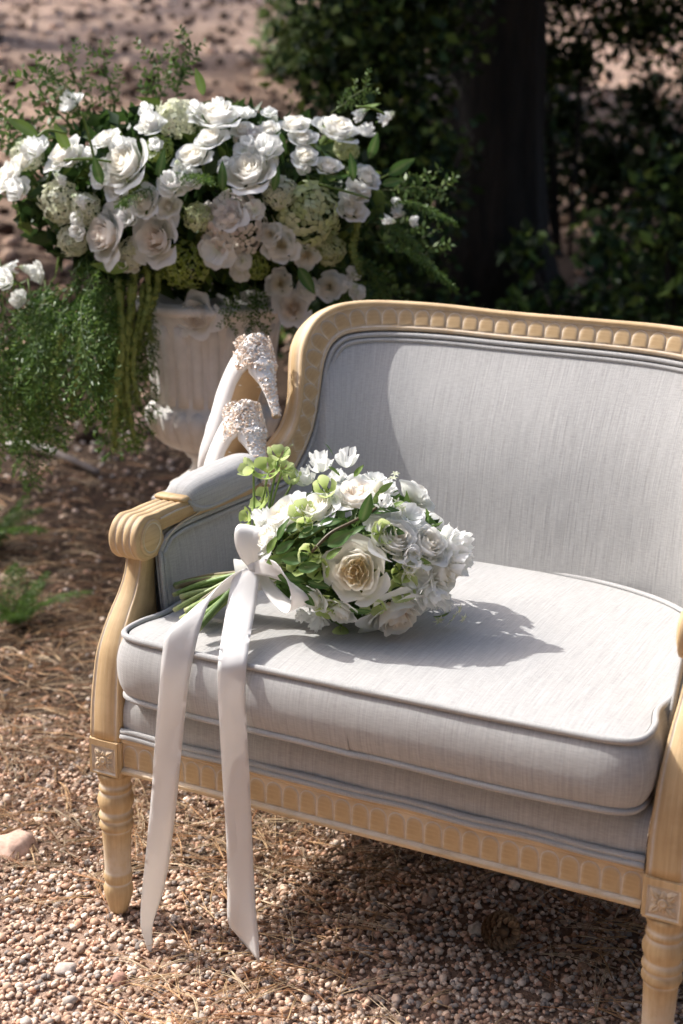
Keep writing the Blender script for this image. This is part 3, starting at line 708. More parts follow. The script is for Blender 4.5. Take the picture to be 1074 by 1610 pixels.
    prof = [(h, -.058, 0), (h, -.004, 0), (h-.002, -.001, 0), (h-.006, .0005, .2), (h-.0085, -.001, 1), (h-.0105, -.0005, .6), (h-.014, .0015, 0), (0, .0025, 0), (-h+.014, .0015, 0), (-h+.0105, -.0005, .6), (-h+.0085, -.001, 1), (-h+.006, .0005, .2), (-h+.002, -.001, 0), (-h, -.004, 0), (-h, -.022, .1), (-h, -.0245, 1), (-h, -.027, .1), (-h, -.058, 0)]
    V = []; W = []; UV = []; m = len(prof)
    zs = [.39, .46, .545, .587, .629, .66, .694, .75]; hs = [1, .985, .87, .79, .72, .65, .58, .56]
    for i, p in enumerate(yz):
        T = yz[min(i+1, len(yz)-1)]-yz[max(i-1, 0)]; n = unit(np.array([-T[1], T[0]])); n = n if n[0] < 0 else -n
        k = float(np.interp(p[1], zs, hs))
        for b, q, wa in prof:
            if q < -.05: V.append((X(0)+b*k, max(.118, p[0]+.05) if p[1] > .5 else p[0]+.058+.0*q, p[1]))
            else: V.append((X(0)+b*k, p[0]+n[0]*q, p[1]+n[1]*q))
            W.append(wa); UV.append((b+q, p[1]))
    F = [(i*m+j, (i+1)*m+j, (i+1)*m+(j+1) % m, i*m+(j+1) % m) for i in range(len(yz)-1) for j in range(m)]+[tuple(range(m)), tuple(range(len(yz)*m-1, (len(yz)-1)*m-1, -1))]
    MB().add(V, F, None, W, UV).build('arm_post', M_WOOD, settee)
arm(1); arm(-1)

# front blocks with rosettes, legs, rails
def petal_relief(L, w, d):
    V = [(0, 0, 0), (w*.55, L*.45, 0), (w*.42, L*.8, 0), (0, L, 0), (-w*.42, L*.8, 0), (-w*.55, L*.45, 0), (0, L*.25, d*.4), (w*.2, L*.55, d), (0, L*.55, d*.55), (-w*.2, L*.55, d), (0, L*.85, d*.5)]
    F = [(0, 1, 7, 6), (1, 2, 7), (2, 3, 10), (2, 10, 7), (3, 4, 10), (4, 9, 10), (4, 5, 9), (5, 0, 6, 9), (6, 7, 8), (6, 8, 9), (7, 10, 8), (8, 10, 9)]
    return mesh('rosette_petal', V, F, M_WOOD, [(v[0], v[1]) for v in V], None, [1, .9, .9, .8, .9, .9, .8, .05, .9, .05, .6], smooth=False)
PM_D, PM_S = petal_relief(.032, .017, .006), petal_relief(.021, .014, .005)
def leg_block(cx):
    mb = MB(); h = .0365; zt, zb = .391, .311; y = -h
    box(mb, (cx-h, -h+.0035, zb), (cx+h, h, zt), bev=.004)
    # recessed panel: a raised border frame round the rosette
    p = .0275; z0, z1 = .319, .375; ins = .003
    def quad(a, b, c, d, wa): mb.add([a, b, c, d], [(0, 1, 2, 3)], None, [wa]*4)
    O = [(cx-h+.004, zb+.004), (cx+h-.004, zb+.004), (cx+h-.004, zt-.004), (cx-h+.004, zt-.004)]; I = [(cx-p, z0), (cx+p, z0), (cx+p, z1), (cx-p, z1)]; J = [(cx-p+ins, z0+ins), (cx+p-ins, z0+ins), (cx+p-ins, z1-ins), (cx-p+ins, z1-ins)]
    for k in range(4):
        n = (k+1) % 4
        a, b, c, d = O[k], O[n], I[n], I[k]
        quad((a[0], y, a[1]), (b[0], y, b[1]), (c[0], y, c[1]), (d[0], y, d[1]), .0)
        a, b, c, d = I[k], I[n], J[n], J[k]
        V = [(a[0], y, a[1]), (b[0], y, b[1]), (c[0], y+.0028, c[1]), (d[0], y+.0028, d[1])]; mb.add(V, [(0, 1, 2, 3)], None, [1, 1, 1, 1])
        a, b = O[k], O[n]; mb.add([(a[0], y, a[1]), (a[0], y+.006, a[1]), (b[0], y+.006, b[1]), (b[0], y, b[1])], [(0, 1, 2, 3)], None, [0]*4)
    mb.add([(q[0], y+.0028, q[1]) for q in J], [(0, 1, 2, 3)], None, [.75]*4)
    b = mb.build('leg_block', M_WOOD, settee, smooth=False)
    cz = (z0+z1)/2
    for k in range(8):
        M = Matrix.Translation((cx, y+.0026, cz)) @ Matrix.Rotation(R_(90), 4, 'X') @ Matrix.Rotation(k*math.pi/4+math.pi/4, 4, 'Z')
        obj('rosette_petal', PM_D if k % 2 == 0 else PM_S, b, M)
    mb = MB(); V = []; n = 14; W = []
    for r_, yy, wa in ((.0085, .002, 1), (.0075, -.003, .5), (.0055, -.004, 0), (.0035, -.0025, 1), (.0, -.003, .2)):
        for j in range(n): t = 2*math.pi*j/n; V.append((cx+r_*math.cos(t), y+yy, cz+r_*math.sin(t))); W.append(wa)
    mb.add(V, [(a*n+j, a*n+(j+1) % n, (a+1)*n+(j+1) % n, (a+1)*n+j) for a in range(4) for j in range(n)], None, W)
    mb.build('rosette_button', M_WOOD, b)
leg_block(0); leg_block(1.1)
legprof = [(.0, .0), (.0175, .0), (.0195, .006), (.0255, .026), (.0295, .045), (.0298, .055), (.0275, .063), (.0255, .0665), (.0268, .071), (.0292, .079), (.0280, .087), (.0262, .0925), (.0262, .096), (.0292, .176), (.0296, .1805), (.0282, .1845), (.0325, .189), (.0345, .1955), (.0325, .202), (.0295, .2065), (.0318, .209), (.0352, .2145), (.0342, .2195), (.0300, .2255), (.0318, .232), (.0358, .243), (.0362, .252), (.0335, .262), (.0298, .268), (.0305, .2715), (.0330, .275), (.0325, .279), (.0300, .283), (.031, .292), (.0345, .302), (.036, .3115)]
legwash = [.9 if abs(z-.0665) < .002 or abs(z-.0945) < .003 or abs(z-.1845) < .003 or abs(z-.2065) < .003 or abs(z-.2255) < .003 or abs(z-.268) < .002 or abs(z-.283) < .002 else .0 for r, z in legprof]
mb = MB(); V = []
lathe(mb, legprof, 32, wash=legwash); 
for i, v in enumerate(mb.V):                      # the straight shaft is faceted
    if .097 < v[2] < .178:
        t = math.atan2(v[1], v[0]); k = abs(((t/(math.pi/6)) % 1)-.5)*2; f = 1-.035*k; mb.V[i] = (v[0]*f, v[1]*f, v[2])
mb.UV = [(math.atan2(v[1], v[0])*.03, v[2]) for v in mb.V]
legm = mb.mesh('leg', M_WOOD)
for x, y in ((0, 0), (1.1, 0), (.06, .66), (1.04, .66)):
    obj('leg', legm, settee, Matrix.Translation((x, y, 0)))
for x in (.06, 1.04):
    mb = MB(); box(mb, (x-.033, .627, .311), (x+.033, .693, .40), bev=.004); mb.build('leg_block', M_WOOD, settee)
mb = MB(); x0, x1 = .0375, 1.0625; yf = -.024
prof = [(yf+.05, .322), (yf-.004, .322), (yf-.007, .325), (yf-.007, .330), (yf-.004, .333), (yf+.001, .3345), (yf+.0012, .386), (yf-.001, .388), (yf-.004, .391), (yf-.004, .397), (yf+.05, .397)]
wsh = [0, .1, .1, .2, .8, 1, .3, .8, .2, .1, 0]
V = [(x, p[0], p[1]) for x in (x0, x1) for p in prof]; m_ = len(prof)
mb.add(V, [(j, j+1, m_+j+1, m_+j) for j in range(m_-1)], None, wsh*2, [(v[2]*1.0+v[1], v[0]) for v in V])
rail = mb.build('front_rail', M_WOOD, settee, smooth=False)
sf = scallop_mesh(.0345, .049, .005); n = 29
for i in range(n):
    M = Matrix.Translation((x0+(i+.5)*(x1-x0)/n, yf+.001, .3355)) @ Matrix.Rotation(R_(90), 4, 'X'); obj('scallop', sf, rail, M)
for a, b in (((-.028, .04, .322), (.034, .63, .3965)), ((1.066, .04, .322), (1.128, .63, .3965)), ((.09, .645, .322), (1.01, .69, .395))):
    mb = MB(); box(mb, a, b); mb.build('rear_rail' if b[1] > .65 else 'side_rail', M_WOOD, settee)
for z, yy in ((.4015, -.029), (.4115, -.0265)):
    mb = MB(); tube(mb, [(x, yy+.002*math.sin(x*23), z+.001*math.sin(x*31)) for x in np.linspace(x0-.001, x1+.001, 60)], .0058, 10); mb.build('gimp', M_FAB, settee)
# deck under the cushion
V = []; UV = []; pr = [(-.020, .402), (-.0235, .415), (-.026, .435), (-.024, .458), (-.016, .476), (.0, .487), (.03, .491), (.70, .491)]
xs = np.linspace(x0, x1, 40)
for x in xs:
    L = 0
    for k, (y, z) in enumerate(pr):
        if k: L += math.hypot(y-pr[k-1][0], z-pr[k-1][1])
        cx_ = .55+(x-.55)*(1 if y < .1 else .9); e = min(1, (x-x0)/.02+.3, (x1-x)/.02+.3); V.append((cx_, y+.008*(1-e), z-.004*(1-e))); UV.append((x, L))
m_ = len(pr); F = [(a*m_+j, (a+1)*m_+j, (a+1)*m_+j+1, a*m_+j+1) for a in range(39) for j in range(m_-1)]
obj('seat_base', mesh('seat_base', V, F, M_FAB, UV), settee)

# loose cushion
def cushion_outline():
    L = [(.55, -.066), (.30, -.064), (.15, -.060), (.095, -.055), (.066, -.042), (.054, -.015), (.054, .03), (.062, .065), (.066, .10), (.060, .16), (.056, .30)]
    L = [np.array(p) for p in L]
    th = [R_(t) for t in (12, 24, 36, 48, 60, 72, 84)]
    for t in th:
        L.append(np.array([.55-.494*math.cos(t)**(2/2.7), .30+.408*math.sin(t)**(2/2.7)]))
    L.append(np.array([.55, .709]))
    Rr = [np.array([1.1-p[0], p[1]]) for p in L[1:-1]][::-1]
    P = L+Rr
    c = catmull(P+[P[0]], 5)[:-1]
    return np.array(c)
CO = cushion_outline(); NC = len(CO); CC = np.array([.55, .30])
def nrm2(i):
    t = CO[(i+1) % NC]-CO[i-1]; n = unit([t[1], -t[0]]); return n if np.dot(n, CO[i]-CC) > 0 else -n
cush = thing('seat_cushion', 'loose pale grey linen seat cushion with piped edges on the settee', 'cushion', (.55, .3, .49))
ZB, ZT = .500, .620
V = []; UV = []; rings = [.03, .2, .4, .6, .75, .86, .93, .97, .99]
def topz(s, x, y): return ZT+.016*(1-s**3)+.003*mnoise.noise((x*5, y*5, 2))+.0035*mnoise.noise((x*2.2+y*3, y*9-x*4, 8))*(1-s**4)-.012*math.exp(-((x-.40)**2+(y-.25)**2)/.022)+.0016*math.sin(x*70+5*mnoise.noise((x*9, y*9, 1)))*max(0, s-.85)/.15*(1-s)*8
for s in rings:
    for p in CO:
        q = CC+(p-CC)*s; V.append((q[0], q[1], topz(s, *q))); UV.append((q[0], q[1]))
F = [(a*NC+j, a*NC+(j+1) % NC, (a+1)*NC+(j+1) % NC, (a+1)*NC+j) for a in range(len(rings)-1) for j in range(NC)]+[tuple(range(NC-1, -1, -1))]
mb = MB(); mb.add(V, F, None, None, UV)
V = []; UV = []; nv = 10; al = 0
for i in range(NC+1):
    p = CO[i % NC]; n = nrm2(i % NC)
    if i: al += np.linalg.norm(CO[i % NC]-CO[i-1])
    for j in range(nv+1):
        v = j/nv; z = ZB+(ZT-ZB)*v; b = .020*math.sin(math.pi*v)**.7+.002*mnoise.noise((al*6, v*3, 5)); q = p+n*b-n*.001; V.append((q[0], q[1], z-.002+.004*mnoise.noise((al*4, 0, 3))*(1-v))); UV.append((al, z))
F = [(a*(nv+1)+j, (a+1)*(nv+1)+j, (a+1)*(nv+1)+j+1, a*(nv+1)+j+1) for a in range(NC) for j in range(nv)]
mb.add(V, F, None, None, UV)
V = [(CC[0]+(p[0]-CC[0])*s, CC[1]+(p[1]-CC[1])*s, z) for s, z in ((1, ZB-.002), (.9, ZB-.008)) for p in CO]
mb.add(V, [(j, NC+j, NC+(j+1) % NC, (j+1) % NC) for j in range(NC)]+[tuple(range(2*NC-1, NC-1, -1))])
mb.build('cushion_cover', M_FAB, cush)
for zz, dz in ((ZT+.001, 0), (ZB-.001, 1)):
    mb = MB(); tube(mb, [(p[0]+nrm2(i)[0]*.003, p[1]+nrm2(i)[1]*.003, zz+.004*(mnoise.noise((sum(np.linalg.norm(CO[k]-CO[k-1]) for k in range(1, i+1))*4, 0, 3)) if dz else 0)) for i, p in enumerate(CO)], .0062, 8, closed=True)
    mb.build('piping', M_FAB, cush)

# ------------------------------------------------------------------ flowers and leaves (meshes, built once per variant)
WHITE = (.90, .90, .875)
def lerp(a, b, t): return tuple(x*(1-t)+y*t for x, y in zip(a, b))
def petal_patch(mb, r, phi0, dphi, rk, hk, lip, drop, ruf, base, tip, nu=8, nv=6, r0=.05, notch=.22):
    ph = r.uniform(0, 6); V = []; C = []; k1 = r.uniform(3, 5.5); off = r.uniform(-.04, .04)
    for j in range(nv+1):
        for i in range(nu+1):
            u = -1+2*i/nu; v = j/nv*(1-notch*abs(u)**2.6+.03*math.sin(k1*u+ph)); w2 = max(0, v-.62)/.38
            R = rk*(r0+(1-r0)*(1-(1-min(1, v))**2)**.6)*(1+lip*w2*w2)+ruf*rk*math.sin(k1*u*1.3+ph)*v**2
            H = hk*v**1.15-drop*w2*w2*hk+ruf*.5*math.cos(k1*u+ph*2)*v**2*rk+off*v
            p = phi0+u*dphi*(.42+.58*min(1, v*1.3))
            V.append((R*math.cos(p), R*math.sin(p), H)); C.append(lerp(base, tip, min(1, v*1.15)))
    n = nu+1
    F = [(j*n+i, j*n+i+1, (j+1)*n+i+1, (j+1)*n+i) for j in range(nv) for i in range(nu)]
    mb.add(V, F, C)
def rose_variant(seed, inner=(.90, .86, .76), outer=WHITE, core=(.90, .84, .68), open_=.5, n_in=20, n_out=9, quartered=False):
    r = random.Random(seed); mb = MB()
    for k in range(n_in):
        t = k/n_in; rk = .10+.50*t**.9; ph = k*2.39996+r.uniform(-.25, .25)
        petal_patch(mb, r, ph, r.uniform(.75, 1.15) if t > .25 else 1.5, rk, .80-.12*t*open_+r.uniform(-.04, .04), .03+.12*t, .02, .05 if not quartered else .10, lerp(core, inner, t), lerp(inner, outer, t), 7, 5)
    if quartered:
        for k in range(26):                       # folded petals packed in the middle
            a = r.uniform(0, 6.28); d = r.uniform(.06, .40); c0 = np.array([math.cos(a)*d, math.sin(a)*d, .0]); dr = a+r.choice((0, math.pi/2))+r.uniform(-.5, .5)
            V = []; C = []; Lh = r.uniform(.1, .2); cv = r.uniform(-.12, .12)
            for j in range(4):
                for i in range(6):
                    s_ = -1+2*i/5; V.append((c0[0]+math.cos(dr)*Lh*s_-math.sin(dr)*cv*s_*s_+.03*(j/3)*math.cos(a), c0[1]+math.sin(dr)*Lh*s_+math.cos(dr)*cv*s_*s_+.03*(j/3)*math.sin(a), .42+.30*j/3-.08*s_*s_+r.uniform(-.012, .012)-.15*d)); C.append(lerp(core, inner, j/3))
            mb.add(V, [(j*6+i, j*6+i+1, (j+1)*6+i+1, (j+1)*6+i) for j in range(3) for i in range(5)], C)
    coreme = mb.mesh('rose', M_PETAL); pts = []
    for k in range(n_out):
        m2 = MB(); t = k/max(1, n_out-1); ph = k*2.39996+1.1+r.uniform(-.2, .2)
        petal_patch(m2, r, ph, r.uniform(.62, .85), .62+.34*t, (.66-.24*t*open_)*r.uniform(.92, 1.08), .10+.30*t*open_, .10+.42*t*open_, .045, lerp(outer, (.72, .76, .55), .25), outer, 9, 7)
        pts.append(m2.mesh('petal', M_PETAL))
    return coreme, pts
ROSES = [rose_variant(s) for s in (3, 8, 15)]
ROSE_CREAM = rose_variant(21, inner=(.97, .89, .70), outer=(.92, .89, .80), core=(.97, .90, .74), open_=.45, n_in=14, n_out=9, quartered=True)
ROSE_PEACH = rose_variant(5, inner=(.90, .81, .68), outer=(.90, .895, .87), core=(.88, .68, .48), open_=1.0, n_in=16, n_out=10)
ROSE_BLUSH = rose_variant(33, inner=(.90, .83, .74), outer=(.90, .89, .865), core=(.86, .72, .54), open_=.8, n_in=18, n_out=9)
def rose(parent, pos, nrm, rad, var, roll=0.0, name='rose', label=None):
    me, pts = var; M = orient(np.asarray(pos)-unit(nrm)*rad*.45, nrm, roll, rad)
    o = obj(name, me, parent, M)
    if label: o['label'] = label
    for p in pts: obj('petal', p, o, M)
    return o
def ruffle_mesh(seed, layers=3, per=5, cup=.5, col=WHITE, base=(.80, .82, .66)):
    r = random.Random(seed); mb = MB()
    for L in range(layers):
        sc_ = 1-.24*L
        for k in range(per):
            ph = 2*math.pi*(k+.5*L)/per+r.uniform(-.15, .15); V = []; C = []; nu, nv = 10, 6; p1 = r.uniform(0, 6); fq = r.uniform(3, 5); cu = cup*r.uniform(.7, 1.3)+.28*L
            for j in range(nv+1):
                v = j/nv
                for i in range(nu+1):
                    u = -1+2*i/nu; a = ph+u*.80*(.35+.65*v**.6); rr = sc_*(.04+.96*v*(1-.22*abs(u)**2.4+.03*math.sin(9*u+p1))); z = cu*v*v*.8+.085*v**2*math.sin(fq*u+p1)+.03*math.sin(fq*2.1*u+p1*2)*v**3
                    rr *= (1-.25*min(1, cu)*v); V.append((rr*math.cos(a), rr*math.sin(a), z+.06*L)); C.append(lerp(base, col, min(1, v*1.6)))
            n = nu+1; mb.add(V, [(j*n+i, j*n+i+1, (j+1)*n+i+1, (j+1)*n+i) for j in range(nv) for i in range(nu)], C)
    return mb.mesh('ruffled_flower', M_PETAL)
RUFF = [ruffle_mesh(s) for s in (1, 2, 3)]+[ruffle_mesh(9, 2, 4, .9), ruffle_mesh(12, 2, 5, .25)]
def stock_mesh(seed, n=16, col=WHITE):
    """a spike of small ruffled florets"""
    r = random.Random(seed); mb = MB()
    for k in range(n):
        t = k/n; a = k*2.4; c = np.array([.42*math.cos(a)*(1-.75*t), .42*math.sin(a)*(1-.75*t), .0+1.3*t]); d = unit([math.cos(a), math.sin(a), .35+t]); s = .40*(1-.5*t)
        M = orient(c, d, r.uniform(0, 6), s); cc = lerp(col, (.50, .58, .25), max(0, t-.55)*1.7)
        for q in range(5):
            p = 2*math.pi*q/5+r.uniform(-.2, .2); V = []
            for rr, w_, z in ((.05, .12, 0), (.55, .55, .18), (1.0, .42, .12+r.uniform(-.15, .15))):
                for s2 in (-1, 0, 1):
                    v = Vector((rr*math.cos(p)-math.sin(p)*w_*s2*.6, rr*math.sin(p)+math.cos(p)*w_*s2*.6, z+.10*abs(s2)*(1 if rr > .5 else 0))); V.append(tuple(M @ v))
            mb.add(V, [(j*3+i, j*3+i+1, (j+1)*3+i+1, (j+1)*3+i) for j in range(2) for i in range(2)], cc)
    tube(mb, [(0, 0, -.6), (0, 0, 1.3)], .05, 5, (.25, .38, .12))
    return mb.mesh('flower_spike', M_PETAL)
STOCK = [stock_mesh(s) for s in (4, 5)]
def hydrangea_mesh(seed, c1, c2, n=95, flat=.85, fl=.24):
    r = random.Random(seed); mb = MB()
    for k in range(n):
        z = 1-1.55*(k+.5)/n; a = k*2.39996; q = math.sqrt(max(0, 1-z*z)); d = unit([q*math.cos(a), q*math.sin(a), z]); rr = r.uniform(.80, 1.10); M = orient(d*rr*np.array([1, 1, flat]), d+np.array([r.uniform(-.5, .5) for _ in range(3)]), r.uniform(0, 6), fl*r.uniform(.75, 1.1)); cc = lerp(c1, c2, r.random())
        for j in range(4):
            p = j*math.pi/2; ca, sa = math.cos(p), math.sin(p); V = []
            for x, y, zz in ((.06, 0, 0), (.5, -.46, .02), (.62, 0, .16), (.5, .46, .02), (1.0, -.22, -.05), (1.0, .22, -.05)):
                V.append(tuple(M @ Vector((x*ca-y*sa, x*sa+y*ca, zz+r.uniform(-.05, .05)))))
            mb.add(V, [(0, 1, 2), (0, 2, 3), (1, 4, 2), (2, 5, 3), (2, 4, 5)], lerp(cc, (.8, .8, .75), r.random()*.15))
    return mb.mesh('hydrangea', M_PETAL)
HYD = {'green': hydrangea_mesh(1, (.52, .58, .26), (.72, .74, .50)), 'pale': hydrangea_mesh(2, (.66, .68, .46), (.78, .77, .64)), 'pink': hydrangea_mesh(3, (.74, .64, .60), (.80, .76, .68), 80, .8, .26), 'lime': hydrangea_mesh(4, (.24, .34, .045), (.40, .48, .10), 120, .7, .17)}
def hellebore_mesh(seed, cup, c1=(.40, .52, .13), c2=(.60, .68, .34)):
    r = random.Random(seed); mb = MB()
    for k in range(5):
        petal_patch(mb, r, 2*math.pi*k/5+r.uniform(-.12, .12), .70, .95-.3*cup, .25+.75*cup, .15*(1-cup), .1*(1-cup), .04, c1, c2, 7, 6, notch=.30)
    for k in range(14):
        a = k*2.4; q = .10+.10*r.random(); tube(mb, [(0, 0, .05), (q*math.cos(a), q*math.sin(a), .30+.1*r.random())], .014, 4, (.62, .66, .30))
    return mb.mesh('hellebore', M_PETAL)
HELL = [hellebore_mesh(1, .25), hellebore_mesh(2, .6), hellebore_mesh(3, .9), hellebore_mesh(4, .45, (.34, .48, .10), (.52, .62, .24))]
def leaf_mesh(L=1.0, W=.40, fold=.12, curl=.15, col=(.06, .13, .03), col2=(.10, .20, .05), wav=.02, seed=0):
    r = random.Random(seed); V = []; C = []; n = 9
    for i in range(n+1):
        t = i/n; w_ = W*.5*math.sin(math.pi*min(1, t**.8))**.85 if 0 < t < 1 else 0.004
        for j, s in enumerate((-1, -.5, 0, .5, 1)):
            V.append((w_*s, L*t, -curl*t*t+fold*abs(s)*w_*2+wav*math.sin(9*t+s*2)*abs(s))); C.append(lerp(col, col2, .35+.4*t*(1-abs(s))) if s else lerp(col, (.30, .38, .16), .45))
    F = [(i*5+j, i*5+j+1, (i+1)*5+j+1, (i+1)*5+j) for i in range(n) for j in range(4)]
    me = mesh('leaf', V, F, M_LEAF, col=C); return me
LEAVES = [leaf_mesh(seed=1), leaf_mesh(W=.34, curl=.3, seed=2), leaf_mesh(W=.46, fold=.2, curl=-.1, seed=3), leaf_mesh(W=.36, col=(.13, .22, .04), col2=(.24, .34, .09), seed=4)]
def leaf(parent, pos, d, up, s, me, label=None):
    y = unit(d); x = unit(np.cross(y, np.asarray(up, float))); z = np.cross(x, y); M = Matrix.Identity(4)
    for i in range(3): M[i][0] = x[i]*s; M[i][1] = y[i]*s; M[i][2] = z[i]*s; M[i][3] = pos[i]
    return obj('leaf', me, parent, M)
def fern_mesh(seed, L=1.0, n=34, droop=.5, wid=.26, col=(.05, .11, .022), nn=19, fine=.0065):
    """a plume of asparagus fern: stem, side twigs and hair-fine needles"""
    r = random.Random(seed); mb = MB(); C = []
    st = [np.array([.06*math.sin(3*t+seed), L*t, .18*t-droop*t*t]) for t in np.linspace(0, 1, 14)]
    tube(mb, st, [.0065*(1-.8*t) for t in np.linspace(0, 1, 14)], 4, lerp(col, (.2, .25, .08), .5))
    for k in range(n):
        t = .08+.9*k/n; f = t*13; i = int(f); p = st[i]*(1-(f-i))+st[min(13, i+1)]*(f-i); T = unit(st[min(13, i+1)]-st[i]); side = 1 if k % 2 else -1
        l = wid*math.sin(math.pi*min(1, .12+t*.88))**.7*r.uniform(.7, 1.15)+.02
        sd = unit(np.cross(T, [0, 0, 1])); d = unit(sd*side+T*.8+np.array([0, 0, r.uniform(-.35, .25)])); e = p+d*l-np.array([0, 0, .22*l])
        tube(mb, [p, (p+e)/2+np.array([0, 0, .05*l]), e], .0035, 3, col)
        for q in range(nn):
            s = (q+.5)/nn; b = p*(1-s)+e*s+np.array([0, 0, .05*l*4*s*(1-s)]); a = r.uniform(0, 6.28); x = unit(np.cross(d, [0, .3, 1])); y = np.cross(d, x); nd_ = unit(d*.7+x*math.cos(a)+y*math.sin(a)); ln = .052*r.uniform(.6, 1.2)*(1-.35*s)
            wv = unit(np.cross(nd_, [r.uniform(-1, 1), r.uniform(-1, 1), 1]))*fine; cc = lerp(col, (.17, .26, .05), r.random()**1.6)
            mb.add([b-wv, b+wv, b+nd_*ln+wv*.4, b+nd_*ln-wv*.4], [(0, 1, 2, 3)], cc)
    return mb.mesh('fern_frond', M_LEAF)
FERNS = [fern_mesh(1), fern_mesh(2, droop=.8), fern_mesh(3, droop=.2, col=(.045, .10, .02)), fern_mesh(4, droop=.55, wid=.2, col=(.055, .115, .02))]
def frond(parent, pos, d, s, k, up=(0, 0, 1), ws=1.0):
    y = unit(d); x = np.cross(y, np.asarray(up, float)); x = unit(x) if np.linalg.norm(x) > .05 else unit(np.cross(y, RH)); z = np.cross(x, y); M = Matrix.Identity(4)
    for i in range(3): M[i][0] = x[i]*s*ws; M[i][1] = y[i]*s; M[i][2] = z[i]*s; M[i][3] = pos[i]
    return obj('fern_frond', FERNS[k % len(FERNS)], parent, M)

# ------------------------------------------------------------------ urn and its flowers
U = np.array([-.535, 1.235, 0.0]); UZ = .60            # foot of the bowl
ped = thing('pedestal', 'square cast stone pedestal carrying the fluted urn behind the settee', 'pedestal', U)
mb = MB()
for lo, hi, z0, z1 in ((.15, .15, 0, .05), (.13, .13, .05, .075), (.10, .10, .075, .46), (.115, .115, .46, .48), (.128, .128, .48, .525)):
    box(mb, (U[0]-lo, U[1]-lo, z0), (U[0]+lo, U[1]+lo, z1), bev=.006)
mb.build('plinth', M_STONE, ped, smooth=False)
urn = thing('urn', 'pale fluted stone urn holding the white flowers behind the settee', 'urn', (U[0], U[1], .525))
mb = MB(); Z = .525
lathe(mb, [(.115, 0), (.115, .022), (.10, .028), (.088, .040), (.062, .062), (.054, .085), (.058, .100), (.070, .108), (.074, .116), (.066, .124)], 40, (U[0], U[1], Z)); mb.build('foot', M_STONE, urn)
mb = MB(); lathe(mb, [(.066, .124), (.10, .135), (.140, .165), (.162, .205), (.168, .245), (.150, .262), (.150, .300), (.154, .38), (.163, .45), (.176, .500), (.186, .522), (.186, .545), (.176, .552), (.168, .54), (.155, .49), (.14, .30), (.0, .28)], 48, (U[0], U[1], Z)); bowl = mb.build('bowl', M_STONE, urn)
mb = MB(); tube(mb, [(U[0]+.187*math.cos(t), U[1]+.187*math.sin(t), Z+.533) for t in np.linspace(0, 2*math.pi, 49)[:-1]], .014, 8, closed=True); mb.build('rim', M_STONE, urn)
NFL = 24
def rib(path, rad, nseg=10, name='flute'):
    """half round rib following (r, z) path; rad = half widths"""
    V = []; m = 7
    for (r_, z_), w_ in zip(path, rad):
        for j in range(m):
            a = math.pi*j/(m-1); V.append((r_-.004+w_*.75*math.sin(a), w_*math.cos(a), z_))
    n = len(path); F = [(i*m+j, i*m+j+1, (i+1)*m+j+1, (i+1)*m+j) for i in range(n-1) for j in range(m-1)]+[tuple(range(m-1, -1, -1)), tuple(range((n-1)*m, n*m))]
    return mesh(name, V, F, M_STONE)
gad = rib([(.068, .124), (.098, .134), (.126, .150), (.148, .175), (.161, .205), (.166, .232), (.160, .252), (.152, .260)], [.008, .012, .016, .019, .0205, .021, .017, .004], name='gadroon')
flt = rib([(.150, .272), (.151, .31), (.154, .36), (.158, .41), (.163, .452), (.172, .490)], [.0155, .0158, .016, .0163, .0165, .013], name='flute')
for k in range(NFL):
    M = Matrix.Translation((U[0], U[1], Z)) @ Matrix.Rotation(2*math.pi*k/NFL+.05, 4, 'Z'); obj('gadroon', gad, bowl, M); obj('flute', flt, bowl, M)

urn.scale = (1.08, 1.08, 1.0)

fa = thing('flower_arrangement', 'large mixed white rose and hydrangea arrangement spilling from the stone urn', 'flowers', (U[0], U[1], 1.02), None)
UD = math.hypot(U[0]-CAM[0], U[1]-CAM[1])
EC = np.array([U[0], U[1], 1.335])+RH*(-.03); ER = np.array([.57, .33, .29])    # crown of the arrangement: across, deep, high
def ell_hit(px, py, C, R, grow=1.0):
    d = ray(px, py); A = np.stack([RH, FH, [0, 0, 1]]); o = A@(CAM-C)/R/grow; v = A@d/R/grow
    a = v@v; b = 2*o@v; c = o@o-1; D = b*b-4*a*c
    if D < 0: t = -b/(2*a)
    else: t = (-b-math.sqrt(D))/(2*a)
    X = CAM+d*t; g = A.T@((A@(X-C))/R/R); return X, unit(g), t
def fl(px, py, blend=.45, grow=1.0):
    if py > 430:
        X = at_d(px, py, UD-.19-.0004*(px % 7)); return X, unit(CAM-X+np.array([0, 0, -.4])+RH*(px-340)/300), np.linalg.norm(X-CAM)
    X, n, t = ell_hit(px, py, EC, ER, grow); return X, unit(n+blend*unit(CAM-X)), t
rA = random.Random(12)
